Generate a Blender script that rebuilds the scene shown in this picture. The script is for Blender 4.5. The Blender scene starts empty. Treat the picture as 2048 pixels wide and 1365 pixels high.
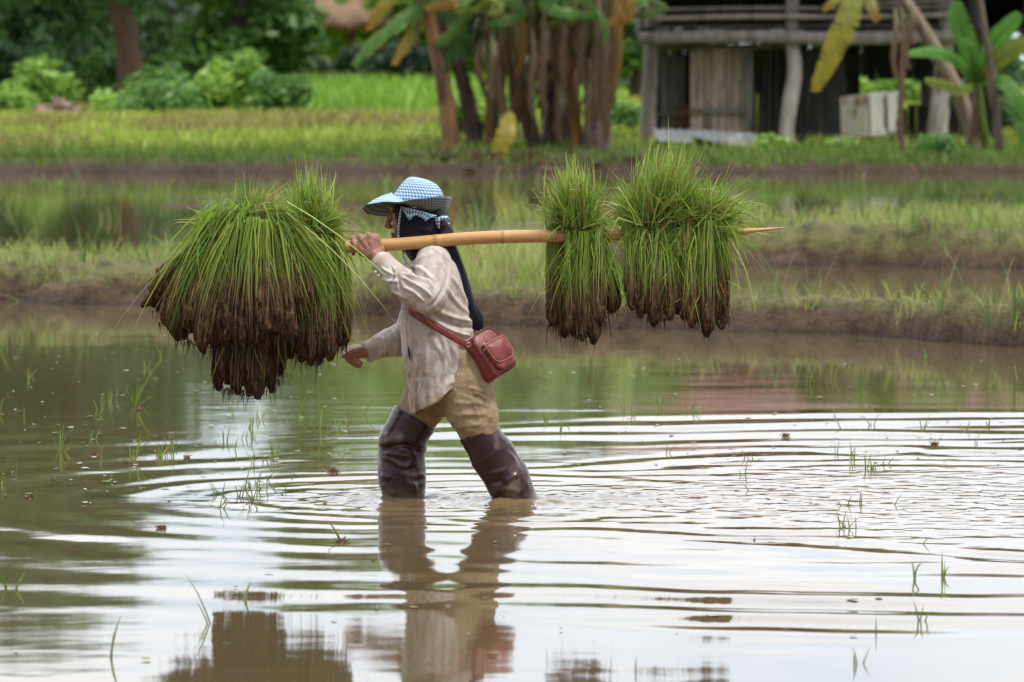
import bpy, math
import numpy as np

# ------------------------------------------------------------------ basics
sc = bpy.context.scene
COL = sc.collection
rng = np.random.default_rng(11)
H, D0 = 1.65, 21.35                 # eye height, distance of the walking figure
F = 200.0 / 36.0 * 2048.0           # focal length in photo pixels
TILT = math.atan((682.5 - 121.0) / F)
FWD = np.array([0.0, math.cos(TILT), -math.sin(TILT)])
UP = np.array([0.0, math.sin(TILT), math.cos(TILT)])
CAM = np.array([0.0, 0.0, H])
PX = D0 / F                         # metres per photo pixel at the figure


def P(px, py, D):
    """world point seen at photo pixel (px, py) standing at distance D"""
    d = FWD + np.array([(px - 1024.0) / F, 0, 0]) - UP * ((py - 682.5) / F)
    return CAM + d * (D / d[1])


def Q(px, py, o=0.0):
    return P(px, py, D0 - o)


def proj(V):
    r = V - CAM
    f = r @ FWD
    return np.stack([1024 + F * r[:, 0] / f, 682.5 - F * (r @ UP) / f], 1)


def ground_D(py, z=0.0):
    return F * (H - z) / (py - 121.0)


# ------------------------------------------------------------------ noise
def _hash(ix, iy, iz, seed):
    h = (ix * 374761393 + iy * 668265263 + iz * 1274126177 + seed * 974634321) & 0x7FFFFFFF
    h = ((h ^ (h >> 13)) * 1274126177) & 0x7FFFFFFF
    h = h ^ (h >> 16)
    return (h & 0xFFFF) / 32767.5 - 1.0


def vnoise(p, seed=0):
    p = np.asarray(p, float)
    i = np.floor(p).astype(np.int64)
    f = p - i
    f = f * f * f * (f * (f * 6 - 15) + 10)
    out = 0
    for dx in (0, 1):
        wx = f[:, 0] if dx else 1 - f[:, 0]
        for dy in (0, 1):
            wy = f[:, 1] if dy else 1 - f[:, 1]
            for dz in (0, 1):
                wz = f[:, 2] if dz else 1 - f[:, 2]
                out = out + wx * wy * wz * _hash(i[:, 0] + dx, i[:, 1] + dy, i[:, 2] + dz, seed)
    return out


def fbm(p, seed=0, octv=3):
    a, s, t = 1.0, 0, 0
    p = np.asarray(p, float)
    for k in range(octv):
        s = s + a * vnoise(p * 2 ** k + 13.7 * k, seed + k)
        t += a
        a *= .5
    return s / t


def sstep(a, b, x):
    t = np.clip((x - a) / (b - a), 0, 1)
    return t * t * (3 - 2 * t)


# ------------------------------------------------------------------ mesh making
def make_mesh(name, V, faces=None, quads=None, tris=None, col=None, uv=None, smooth=True):
    me = bpy.data.meshes.new(name)
    V = np.asarray(V, np.float32)
    idx, sizes = [], []
    if faces is not None:
        for f in faces:
            idx.extend(f)
            sizes.append(len(f))
        idx = np.array(idx, np.int32)
        sizes = np.array(sizes, np.int32)
    else:
        ii, ss = [], []
        if quads is not None and len(quads):
            q = np.asarray(quads, np.int32)
            ii.append(q.ravel())
            ss.append(np.full(len(q), 4, np.int32))
        if tris is not None and len(tris):
            q = np.asarray(tris, np.int32)
            ii.append(q.ravel())
            ss.append(np.full(len(q), 3, np.int32))
        idx, sizes = np.concatenate(ii), np.concatenate(ss)
    me.vertices.add(len(V))
    me.vertices.foreach_set('co', V.ravel())
    me.loops.add(len(idx))
    me.loops.foreach_set('vertex_index', idx)
    me.polygons.add(len(sizes))
    st = np.concatenate([[0], np.cumsum(sizes)[:-1]]).astype(np.int32)
    me.polygons.foreach_set('loop_start', st)
    me.update(calc_edges=True)
    me.polygons.foreach_set('use_smooth', np.full(len(sizes), bool(smooth)))
    if col is not None:
        set_col(me, col)
    if uv is not None:
        l = me.uv_layers.new(name='UVMap')
        l.data.foreach_set('uv', np.asarray(uv, np.float32)[idx].ravel())
    return me


def set_col(me, col):
    c = np.ones((len(me.vertices), 4), np.float32)
    c[:, :3] = col
    a = me.color_attributes.get('Col') or me.color_attributes.new('Col', 'FLOAT_COLOR', 'POINT')
    a.data.foreach_set('color', c.ravel())


def verts(me):
    a = np.empty(len(me.vertices) * 3, np.float32)
    me.vertices.foreach_get('co', a)
    return a.reshape(-1, 3).astype(float)


def set_verts(me, V):
    me.vertices.foreach_set('co', np.asarray(V, np.float32).ravel())
    me.update()


def normals(me):
    a = np.empty(len(me.vertices) * 3, np.float32)
    me.vertex_normals.foreach_get('vector', a)
    return a.reshape(-1, 3).astype(float)


def root_loc(o):
    v = np.zeros(3)
    while o is not None:
        v += np.array(o.location)
        o = o.parent
    return v


def link(name, me, mat, parent=None, base=None):
    """one mesh object; vertices arrive in world space and are moved to the object's own origin"""
    o = bpy.data.objects.new(name, me)
    COL.objects.link(o)
    if mat is not None:
        me.materials.append(mat)
    off = root_loc(parent) if parent is not None else np.zeros(3)
    if parent is not None:
        o.parent = parent
    elif base is not None:
        o.location = tuple(base)
        off = np.array(base, float)
    if np.any(off):
        set_verts(me, verts(me) - off)
    return o


def tag(o, label=None, cat=None, group=None, kind=None):
    if label: o['label'] = label
    if cat: o['category'] = cat
    if group: o['group'] = group
    if kind: o['kind'] = kind
    return o


def empty(name, base, label, cat, group=None):
    o = bpy.data.objects.new(name, None)
    COL.objects.link(o)
    o.location = tuple(base)
    o.empty_display_size = .1
    return tag(o, label, cat, group)


class MB:
    """collects pieces of ONE part"""
    def __init__(s):
        s.V, s.F, s.C, s.U, s.n = [], [], [], [], 0

    def add(s, V, F, col=(1, 1, 1), uv=None):
        V = np.asarray(V, float)
        s.V.append(V)
        s.F.extend([tuple(int(i) + s.n for i in f) for f in F])
        c = np.empty((len(V), 3)); c[:] = col
        s.C.append(c)
        s.U.append(np.zeros((len(V), 2)) if uv is None else np.asarray(uv, float))
        s.n += len(V)
        return s

    def rings(s, R, cap=(True, True), col=(1, 1, 1), closed=True, uv=None):
        R = np.asarray(R, float)
        m, n, _ = R.shape
        F = []
        for i in range(m - 1):
            for j in range(n if closed else n - 1):
                a, b = i * n + j, i * n + (j + 1) % n
                F.append((a, b, b + n, a + n))
        if closed and cap[0]: F.append(tuple(range(n))[::-1])
        if closed and cap[1]: F.append(tuple(range((m - 1) * n, m * n)))
        if np.ndim(col) == 3:
            col = np.asarray(col).reshape(-1, 3)
        return s.add(R.reshape(-1, 3), F, col, None if uv is None else np.asarray(uv).reshape(-1, 2))

    def limb(s, pts, ra, rb=None, n=16, sub=5, col=(1, 1, 1), round_caps=True, side=(0, -1, 0), wob=0, seed=0):
        return s.rings(limb_rings(pts, ra, rb, n, sub, round_caps, side, wob, seed), col=col)

    def ell(s, c, r, n=18, m=10, rot=None, col=(1, 1, 1)):
        c = np.asarray(c, float)
        R = []
        for i in range(1, m):
            t = math.pi * i / m
            a = np.linspace(0, 2 * math.pi, n, endpoint=False)
            p = np.stack([np.cos(a) * math.sin(t) * r[0], np.sin(a) * math.sin(t) * r[1], np.full(n, -math.cos(t) * r[2])], 1)
            R.append(p if rot is None else p @ rot.T)
        return s.rings(np.array(R) + c, col=col)

    def box(s, c, half, ax=None, col=(1, 1, 1), jit=0):
        c = np.asarray(c, float)
        A = np.eye(3) if ax is None else np.asarray(ax, float)
        sg = np.array([[-1, -1, -1], [1, -1, -1], [1, 1, -1], [-1, 1, -1], [-1, -1, 1], [1, -1, 1], [1, 1, 1], [-1, 1, 1]], float)
        V = c + (sg * np.asarray(half)) @ A
        if jit: V = V + rng.normal(0, jit, V.shape)
        return s.add(V, [(3, 2, 1, 0), (4, 5, 6, 7), (0, 1, 5, 4), (1, 2, 6, 5), (2, 3, 7, 6), (3, 0, 4, 7)], col)

    def mesh(s, name, smooth=True):
        return make_mesh(name, np.concatenate(s.V), faces=s.F, col=np.concatenate(s.C), uv=np.concatenate(s.U), smooth=smooth)

    def build(s, name, mat, parent=None, base=None, smooth=True):
        return link(name, s.mesh(name, smooth), mat, parent, base)


def catmull(A, sub):
    A = np.asarray(A, float)
    if A.ndim == 1: A = A[:, None]
    n = len(A)
    out = []
    for i in range(n - 1):
        p0, p1, p2, p3 = A[max(i - 1, 0)], A[i], A[i + 1], A[min(i + 2, n - 1)]
        for k in range(sub):
            t = k / sub
            out.append(.5 * (2 * p1 + (p2 - p0) * t + (2 * p0 - 5 * p1 + 4 * p2 - p3) * t * t + (3 * p1 - p0 - 3 * p2 + p3) * t ** 3))
    out.append(A[-1])
    return np.array(out)


def limb_rings(pts, ra, rb=None, n=16, sub=5, round_caps=True, side=(0, -1, 0), wob=0, seed=0):
    pts = np.asarray(pts, float)
    ra = np.broadcast_to(np.asarray(ra, float), (len(pts),))
    rb = ra if rb is None else np.broadcast_to(np.asarray(rb, float), (len(pts),))
    S = catmull(np.column_stack([pts, ra, rb]), sub)
    p, a, b = S[:, :3], S[:, 3], S[:, 4]
    if round_caps:
        t0 = (p[0] - p[1]) / (np.linalg.norm(p[0] - p[1]) + 1e-9)
        t1 = (p[-1] - p[-2]) / (np.linalg.norm(p[-1] - p[-2]) + 1e-9)
        q, qa, qb, e, ea, eb = [], [], [], [], [], []
        for th in (80, 55, 28):
            r = math.radians(th)
            q.append(p[0] + t0 * min(a[0], b[0]) * math.sin(r)); qa.append(a[0] * math.cos(r)); qb.append(b[0] * math.cos(r))
        for th in (28, 55, 80):
            r = math.radians(th)
            e.append(p[-1] + t1 * min(a[-1], b[-1]) * math.sin(r)); ea.append(a[-1] * math.cos(r)); eb.append(b[-1] * math.cos(r))
        p = np.concatenate([q, p, e]); a = np.concatenate([qa, a, ea]); b = np.concatenate([qb, b, eb])
    T = np.gradient(p, axis=0)
    T /= np.linalg.norm(T, axis=1)[:, None] + 1e-9
    sd = np.asarray(side, float)
    sN = sd - T * (T @ sd)[:, None]
    sN /= np.linalg.norm(sN, axis=1)[:, None] + 1e-9
    uN = np.cross(sN, T)
    th = np.linspace(0, 2 * math.pi, n, endpoint=False)
    R = p[:, None] + uN[:, None] * (a[:, None] * np.cos(th))[..., None] + sN[:, None] * (b[:, None] * np.sin(th))[..., None]
    if wob:
        w = vnoise(R.reshape(-1, 3) * 25 + seed * 7.1, seed).reshape(R.shape[:2]) * wob
        R = p[:, None] + (R - p[:, None]) * (1 + w)[..., None]
    return R


def solidify_voxels(mb, voxel, smooth=4, factor=.5):
    """fuse overlapping closed pieces into one continuous skin"""
    me = mb.mesh('tmp')
    o = bpy.data.objects.new('tmp', me)
    COL.objects.link(o)
    m = o.modifiers.new('r', 'REMESH'); m.mode = 'VOXEL'; m.voxel_size = voxel; m.use_smooth_shade = True
    if smooth:
        m = o.modifiers.new('s', 'SMOOTH'); m.iterations = smooth; m.factor = factor
    dg = bpy.context.evaluated_depsgraph_get()
    out = bpy.data.meshes.new_from_object(o.evaluated_get(dg))
    bpy.data.objects.remove(o)
    bpy.data.meshes.remove(me)
    out.polygons.foreach_set('use_smooth', np.ones(len(out.polygons), bool))
    return out


def fold_field(xy, folds):
    """height (in mm) of a set of crease lines; folds: (polyline, width px, amp mm)"""
    h = np.zeros(len(xy))
    for pl, w, amp in folds:
        pl = catmull(np.array(pl, float), 6)
        best = np.full(len(xy), 1e9)
        tt = np.zeros(len(xy))
        L = len(pl) - 1
        for i in range(L):
            a, b = pl[i], pl[i + 1]
            ab = b - a
            t = np.clip(((xy - a) @ ab) / (ab @ ab + 1e-9), 0, 1)
            d = np.linalg.norm(xy - a - t[:, None] * ab, axis=1)
            m = d < best
            best[m] = d[m]
            tt[m] = (i + t[m]) / L
        taper = sstep(0, .25, tt) * (1 - sstep(.75, 1, tt))
        u = best / w
        h += amp * taper * (1.35 * np.exp(-u * u) - .5 * np.exp(-(u / 2) ** 2))
    return h


def blades(base, ctrl, tip, w, K=5, taper=1.6, c0=(.1, .2, .04), c1=(.2, .3, .05), face=None):
    """N grass blades as curved tapered strips (quadratic curves). returns V, quads, colours"""
    N = len(base)
    t = np.linspace(0, 1, K)[None, :, None]
    p = (1 - t) ** 2 * base[:, None] + 2 * t * (1 - t) * ctrl[:, None] + t * t * tip[:, None]
    return strips(p, np.broadcast_to(np.asarray(w, float), (N,))[:, None] * np.clip(1 - (t[0, :, 0] ** taper), .06, 1)[None],
                  np.asarray(c0, float), np.asarray(c1, float), face)


def strips(p, w, c0, c1, face=None):
    N, K = p.shape[:2]
    T = np.gradient(p, axis=1)
    r = rng.normal(0, 1, (N, 1, 3)) if face is None else face
    s = np.cross(T, r)
    s /= np.linalg.norm(s, axis=2)[..., None] + 1e-9
    a = p - s * w[..., None] * .5
    b = p + s * w[..., None] * .5
    V = np.stack([a, b], 2).reshape(-1, 3)
    i = (np.arange(N)[:, None] * K + np.arange(K - 1)[None]).ravel() * 2
    Qd = np.stack([i, i + 1, i + 3, i + 2], 1)
    t = np.linspace(0, 1, K)[None, :, None]
    if c0.ndim == 1: c0 = np.broadcast_to(c0, (N, 3))
    if c1.ndim == 1: c1 = np.broadcast_to(c1, (N, 3))
    C = c0[:, None] * (1 - t) + c1[:, None] * t
    C = np.repeat(C[:, :, None], 2, 2).reshape(-1, 3)
    return V, Qd, C


class Acc:
    """collects big numpy quad soups"""
    def __init__(s): s.V, s.Q, s.C, s.n = [], [], [], 0

    def add(s, V, Qd, C):
        s.V.append(V); s.Q.append(Qd + s.n); s.C.append(C); s.n += len(V)
        return s

    def build(s, name, mat, parent=None, base=None, smooth=True):
        return link(name, make_mesh(name, np.concatenate(s.V), quads=np.concatenate(s.Q), col=np.concatenate(s.C), smooth=smooth), mat, parent, base)


# ------------------------------------------------------------------ materials
def mat(name, col=(.5, .5, .5), rough=.7, attr=False, vary=(), bump=(), spec=.5, transl=0.0, coat=0.0, sheen=0.0, metal=0.0, hsv=None, coords='Object', ior=None):
    """col or the mesh's own colour attribute; vary = [(colour, scale xyz, low, high, strength)]; bump = [(scale xyz, strength, distance)]"""
    m = bpy.data.materials.new(name)
    m.use_nodes = True
    nt = m.node_tree
    N, L = nt.nodes, nt.links
    b = N['Principled BSDF']
    out = N['Material Output']
    b.inputs['Roughness'].default_value = rough
    b.inputs['Specular IOR Level'].default_value = spec
    b.inputs['Coat Weight'].default_value = coat
    b.inputs['Coat Roughness'].default_value = .12
    b.inputs['Sheen Weight'].default_value = sheen
    b.inputs['Metallic'].default_value = metal
    if ior: b.inputs['IOR'].default_value = ior
    tc = N.new('ShaderNodeTexCoord')

    def noise(scale, detail=4, rough=.6):
        mp = N.new('ShaderNodeMapping')
        mp.inputs['Scale'].default_value = (scale,) * 3 if np.isscalar(scale) else scale
        L.new(tc.outputs[coords], mp.inputs['Vector'])
        nz = N.new('ShaderNodeTexNoise')
        nz.inputs['Scale'].default_value = 1
        nz.inputs['Detail'].default_value = detail
        nz.inputs['Roughness'].default_value = rough
        L.new(mp.outputs[0], nz.inputs['Vector'])
        return nz.outputs[0]

    if attr:
        a = N.new('ShaderNodeAttribute'); a.attribute_name = 'Col'
        c = a.outputs['Color']
    else:
        r = N.new('ShaderNodeRGB'); r.outputs[0].default_value = (*col, 1)
        c = r.outputs[0]
    for (c2, scale, lo, hi, st) in vary:
        rp = N.new('ShaderNodeMapRange')
        rp.inputs[1].default_value = lo; rp.inputs[2].default_value = hi
        rp.inputs[3].default_value = 0; rp.inputs[4].default_value = st
        L.new(noise(scale), rp.inputs[0])
        mx = N.new('ShaderNodeMix'); mx.data_type = 'RGBA'
        L.new(rp.outputs[0], mx.inputs[0])
        L.new(c, mx.inputs[6])
        mx.inputs[7].default_value = (*c2, 1)
        c = mx.outputs[2]
    L.new(c, b.inputs['Base Color'])
    prev = None
    for (scale, st, dist) in bump:
        bp = N.new('ShaderNodeBump')
        bp.inputs['Strength'].default_value = st
        bp.inputs['Distance'].default_value = dist
        L.new(noise(scale, 5), bp.inputs['Height'])
        if prev is not None: L.new(prev, bp.inputs['Normal'])
        prev = bp.outputs[0]
    if prev is not None: L.new(prev, b.inputs['Normal'])
    if transl:
        t = N.new('ShaderNodeBsdfTranslucent')
        L.new(c, t.inputs['Color'])
        mx = N.new('ShaderNodeMixShader'); mx.inputs[0].default_value = transl
        L.new(b.outputs[0], mx.inputs[1]); L.new(t.outputs[0], mx.inputs[2])
        L.new(mx.outputs[0], out.inputs['Surface'])
    m['_c'] = 1
    return m


M = {}
M['leaf'] = mat('leaf', attr=True, rough=.45, transl=.35, vary=[((.3, .3, .08), 9, .5, .8, .25)])
M['foliage'] = mat('foliage', attr=True, rough=.5, transl=.4)
M['grass'] = mat('grass', attr=True, rough=.6, transl=.3)
M['bark'] = mat('bark', attr=True, rough=.9, vary=[((.03, .025, .02), (9, 9, 2), .45, .75, .7)], bump=[((14, 14, 3), .6, .03)])
M['clod'] = mat('clod', attr=True, rough=.85, spec=.12, vary=[((.018, .011, .007), (150, 150, 12), .47, .62, .85), ((.21, .12, .065), (190, 190, 13), .56, .70, .7), ((.02, .013, .009), 26, .52, .7, .6)], bump=[((230, 230, 22), 1.0, .008), (60, .6, .01)])
M['strand'] = mat('strand', attr=True, rough=.5, transl=.22)
M['skin'] = mat('skin', (.36, .17, .11), rough=.5, vary=[((.19, .08, .055), 55, .45, .7, .5), ((.36, .2, .14), 18, .5, .75, .3)], bump=[(260, .25, .0015), (70, .25, .003)], sheen=.05)
M['shirt'] = mat('shirt', attr=True, rough=.85, vary=[((.25, .165, .115), 22, .56, .68, .25), ((.17, .11, .08), 75, .62, .70, .5), ((.64, .57, .51), 7, .5, .8, .35)], bump=[((700, 700, 700), .25, .0006), (45, .35, .006)], sheen=.15)
M['trouser'] = mat('trouser', (.36, .265, .155), rough=.85, vary=[((.17, .105, .055), 16, .48, .68, .7), ((.47, .38, .25), 9, .5, .75, .4)], bump=[(600, .25, .0006), (38, .5, .008)])
M['scarf'] = mat('scarf', (.012, .011, .023), rough=.8, vary=[((.02, .018, .034), 25, .4, .7, .6)], bump=[((90, 90, 12), .5, .004), (500, .3, .0008)], sheen=.05, spec=.25)
M['rubber'] = mat('rubber', attr=True, rough=.27, spec=.4, coat=.18, vary=[((.10, .075, .06), 30, .62, .8, .25), ((.22, .18, .14), (160, 160, 45), .68, .76, .55)], bump=[(22, .25, .008)])
M['bamboo'] = mat('bamboo', attr=True, rough=.38, spec=.5, vary=[((.36, .19, .075), (6, 60, 60), .5, .75, .6), ((.62, .42, .2), (3, 40, 40), .5, .7, .4), ((.17, .09, .04), 70, .7, .78, .6)], bump=[((8, 160, 160), .25, .002)])
M['leather'] = mat('leather', (.225, .036, .030), rough=.42, vary=[((.36, .14, .115), 26, .52, .74, .55), ((.11, .016, .014), 12, .48, .7, .7), ((.40, .29, .24), 130, .63, .71, .55)], bump=[(300, .35, .001), (60, .3, .003)])
M['piping'] = mat('piping', (.09, .018, .016), rough=.5)
M['piping_light'] = mat('piping_light', (.42, .16, .11), rough=.45)
M['zip'] = mat('zip', (.06, .045, .045), rough=.5)
M['brass'] = mat('brass', (.5, .42, .3), rough=.35, metal=1)
M['button'] = mat('button', (.6, .52, .42), rough=.35)
M['eye'] = mat('eye', (.02, .015, .012), rough=.15)
M['hairtie'] = mat('hairtie', (.05, .03, .02), rough=.6)
M['wood'] = mat('wood', attr=True, rough=.9, vary=[((.04, .034, .03), (7, 7, 1.6), .45, .75, .75), ((.3, .27, .24), (18, 18, 2), .55, .8, .35)], bump=[((30, 30, 3), .6, .02)])
M['rust_roof'] = mat('rust_roof', (.17, .075, .055), rough=.8, vary=[((.27, .2, .18), 1.3, .5, .7, .6), ((.09, .04, .03), 3, .5, .75, .7)], bump=[(4, .2, .03)])
M['zinc'] = mat('zinc', (.2, .21, .23), rough=.55, metal=.2, vary=[((.42, .43, .46), 3, .5, .7, .6), ((.16, .08, .05), 5, .55, .75, .7)])
M['white_paint'] = mat('white_paint', (.5, .49, .43), rough=.6, vary=[((.28, .13, .06), 3.3, .58, .68, .8), ((.45, .42, .34), 6, .5, .75, .5)])
M['rusty_paint'] = mat('rusty_paint', (.56, .50, .38), rough=.6, vary=[((.22, .09, .04), 3.5, .5, .6, .9)])
M['rust'] = mat('rust', (.16, .07, .04), rough=.9, vary=[((.4, .36, .3), 5, .5, .65, .6)])
M['dark'] = mat('dark', (.03, .028, .026), rough=.9)
M['thatch'] = mat('thatch', (.3, .19, .12), rough=.95, vary=[((.16, .1, .06), (2, 2, 9), .45, .7, .7)], bump=[((4, 4, 30), .7, .05)])
M['debris'] = mat('debris', attr=True, rough=.9, vary=[((.1, .06, .04), 8, .45, .7, .5)])
M['fly'] = mat('fly', (.015, .015, .017), rough=.4)


def gingham(name, sq=.0125, tint=(.014, .17, .36), light=(.73, .77, .79)):
    m = bpy.data.materials.new(name); m.use_nodes = True
    nt = m.node_tree; N, L = nt.nodes, nt.links
    b = N['Principled BSDF']; b.inputs['Roughness'].default_value = .85
    uv = N.new('ShaderNodeUVMap'); uv.uv_map = 'UVMap'
    sp = N.new('ShaderNodeSeparateXYZ'); L.new(uv.outputs[0], sp.inputs[0])
    s = []
    for k in (0, 1):
        d = N.new('ShaderNodeMath'); d.operation = 'MULTIPLY'; d.inputs[1].default_value = 2 * math.pi / sq
        L.new(sp.outputs[k], d.inputs[0])
        c = N.new('ShaderNodeMath'); c.operation = 'SINE'; L.new(d.outputs[0], c.inputs[0])
        r = N.new('ShaderNodeMapRange'); r.inputs[1].default_value = -.05; r.inputs[2].default_value = .65
        L.new(c.outputs[0], r.inputs[0]); s.append(r.outputs[0])
    a = N.new('ShaderNodeMath'); a.operation = 'ADD'; L.new(s[0], a.inputs[0]); L.new(s[1], a.inputs[1])
    h = N.new('ShaderNodeMath'); h.operation = 'MULTIPLY'; h.inputs[1].default_value = .5; L.new(a.outputs[0], h.inputs[0])
    mx = N.new('ShaderNodeMix'); mx.data_type = 'RGBA'
    L.new(h.outputs[0], mx.inputs[0]); mx.inputs[6].default_value = (*tint, 1); mx.inputs[7].default_value = (*light, 1)
    L.new(mx.outputs[2], b.inputs['Base Color'])
    nz = N.new('ShaderNodeTexNoise'); nz.inputs['Scale'].default_value = 60
    bp = N.new('ShaderNodeBump'); bp.inputs['Strength'].default_value = .4; bp.inputs['Distance'].default_value = .004
    tc = N.new('ShaderNodeTexCoord'); L.new(tc.outputs['Object'], nz.inputs['Vector'])
    L.new(nz.outputs[0], bp.inputs['Height']); L.new(bp.outputs[0], b.inputs['Normal'])
    return m


M['gingham'] = gingham('gingham')
M['gingham_shaded'] = gingham('gingham_shaded', .0125, (.055, .10, .14), (.30, .33, .33))  # darker copy of the hat cloth: shade under the brim put into the colour
# ------------------------------------------------------------------ camera, sky, sun
cam = bpy.data.cameras.new('camera')
cam.lens = 200; cam.sensor_width = 36; cam.clip_start = .5; cam.clip_end = 5000
cam.dof.use_dof = True; cam.dof.focus_distance = D0 / FWD[1] * 1.0 - .0; cam.dof.aperture_fstop = 6.8
cam.dof.aperture_blades = 8
co = bpy.data.objects.new('camera', cam)
COL.objects.link(co)
co.location = (0, 0, H); co.rotation_euler = (math.radians(90) - TILT, 0, 0)
sc.camera = co
sc.view_settings.view_transform = 'Standard'
sc.view_settings.look = 'None'
sc.view_settings.exposure = 0.38
sc.view_settings.gamma = 1
sc.cycles.use_denoising = True
sc.cycles.max_bounces = 8
sc.cycles.transparent_max_bounces = 8
sc.cycles.caustics_reflective = False
sc.cycles.caustics_refractive = False
sc.cycles.sample_clamp_indirect = 6

SUN_EL, SUN_AZ = math.radians(64), math.radians(128)      # azimuth from +Y clockwise: behind the camera, a little to the left
w = bpy.data.worlds.new('World')
sc.world = w
w.use_nodes = True
nt = w.node_tree; N, L = nt.nodes, nt.links
N.clear()
out = N.new('ShaderNodeOutputWorld')
sky = N.new('ShaderNodeTexSky'); sky.sky_type = 'NISHITA'; sky.sun_disc = False
sky.sun_elevation = SUN_EL; sky.sun_rotation = SUN_AZ
bg1 = N.new('ShaderNodeBackground'); bg1.inputs[1].default_value = .12
L.new(sky.outputs[0], bg1.inputs[0])
tc = N.new('ShaderNodeTexCoord')
mp = N.new('ShaderNodeMapping'); mp.inputs['Scale'].default_value = (3.2, 3.2, 11)
L.new(tc.outputs['Generated'], mp.inputs[0])
nz = N.new('ShaderNodeTexNoise'); nz.inputs['Scale'].default_value = 1.0; nz.inputs['Detail'].default_value = 6; nz.inputs['Roughness'].default_value = .55
L.new(mp.outputs[0], nz.inputs['Vector'])
mr = N.new('ShaderNodeMapRange'); mr.inputs[1].default_value = .30; mr.inputs[2].default_value = .50
L.new(nz.outputs[0], mr.inputs[0])
mp2 = N.new('ShaderNodeMapping'); mp2.inputs['Scale'].default_value = (7, 7, 26); mp2.inputs['Location'].default_value = (3, 1, 5)
L.new(tc.outputs['Generated'], mp2.inputs[0])
nz2 = N.new('ShaderNodeTexNoise'); nz2.inputs['Scale'].default_value = 1.0; nz2.inputs['Detail'].default_value = 5
L.new(mp2.outputs[0], nz2.inputs['Vector'])
cr = N.new('ShaderNodeValToRGB')
cr.color_ramp.elements[0].position = .33; cr.color_ramp.elements[0].color = (.70, .80, .95, 1)
cr.color_ramp.elements[1].position = .62; cr.color_ramp.elements[1].color = (1.0, 1.0, 1.0, 1)
L.new(nz2.outputs[0], cr.inputs[0])
bg2 = N.new('ShaderNodeBackground'); bg2.inputs[1].default_value = 1.2
L.new(cr.outputs[0], bg2.inputs[0])
sep = N.new('ShaderNodeSeparateXYZ'); L.new(tc.outputs['Generated'], sep.inputs[0])
ry = N.new('ShaderNodeMapRange'); ry.inputs[1].default_value = -.9; ry.inputs[2].default_value = .5; ry.inputs[3].default_value = .3; ry.inputs[4].default_value = 1.3
L.new(sep.outputs[1], ry.inputs[0])
rz = N.new('ShaderNodeMapRange'); rz.inputs[1].default_value = .15; rz.inputs[2].default_value = .9; rz.inputs[3].default_value = 0; rz.inputs[4].default_value = .8
L.new(sep.outputs[2], rz.inputs[0])
ad = N.new('ShaderNodeMath'); ad.operation = 'ADD'; L.new(ry.outputs[0], ad.inputs[0]); L.new(rz.outputs[0], ad.inputs[1])
L.new(ad.outputs[0], bg2.inputs[1])      # unseen cloud dimmed behind the viewer for contrast, brightened overhead and ahead
mxs = N.new('ShaderNodeMixShader')
L.new(mr.outputs[0], mxs.inputs[0]); L.new(bg1.outputs[0], mxs.inputs[1]); L.new(bg2.outputs[0], mxs.inputs[2])
L.new(mxs.outputs[0], out.inputs['Surface'])

sl = bpy.data.lights.new('sun', 'SUN'); sl.energy = 2.1; sl.angle = math.radians(10); sl.color = (1, .95, .87)
so = bpy.data.objects.new('sun', sl); COL.objects.link(so)
from mathutils import Vector
sd = Vector((math.sin(SUN_AZ) * math.cos(SUN_EL), math.cos(SUN_AZ) * math.cos(SUN_EL), math.sin(SUN_EL)))
so.rotation_euler = sd.to_track_quat('Z', 'Y').to_euler()
so.location = (0, 0, 30)

# ------------------------------------------------------------------ terrain
def lin(x, pts):
    xs, ys = zip(*pts)
    return np.interp(x, xs, ys)


def e1(x):      # front water edge of the near dike
    return lin(x, [(-30, 45), (-6, 39.6), (-3.5, 38.8), (-2.2, 38.2), (-1.0, 36.7), (.2, 34.9), (1.2, 34.5), (2.0, 34.1), (2.5, 33.2), (2.95, 32.4), (5, 31.4), (30, 27)])


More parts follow.
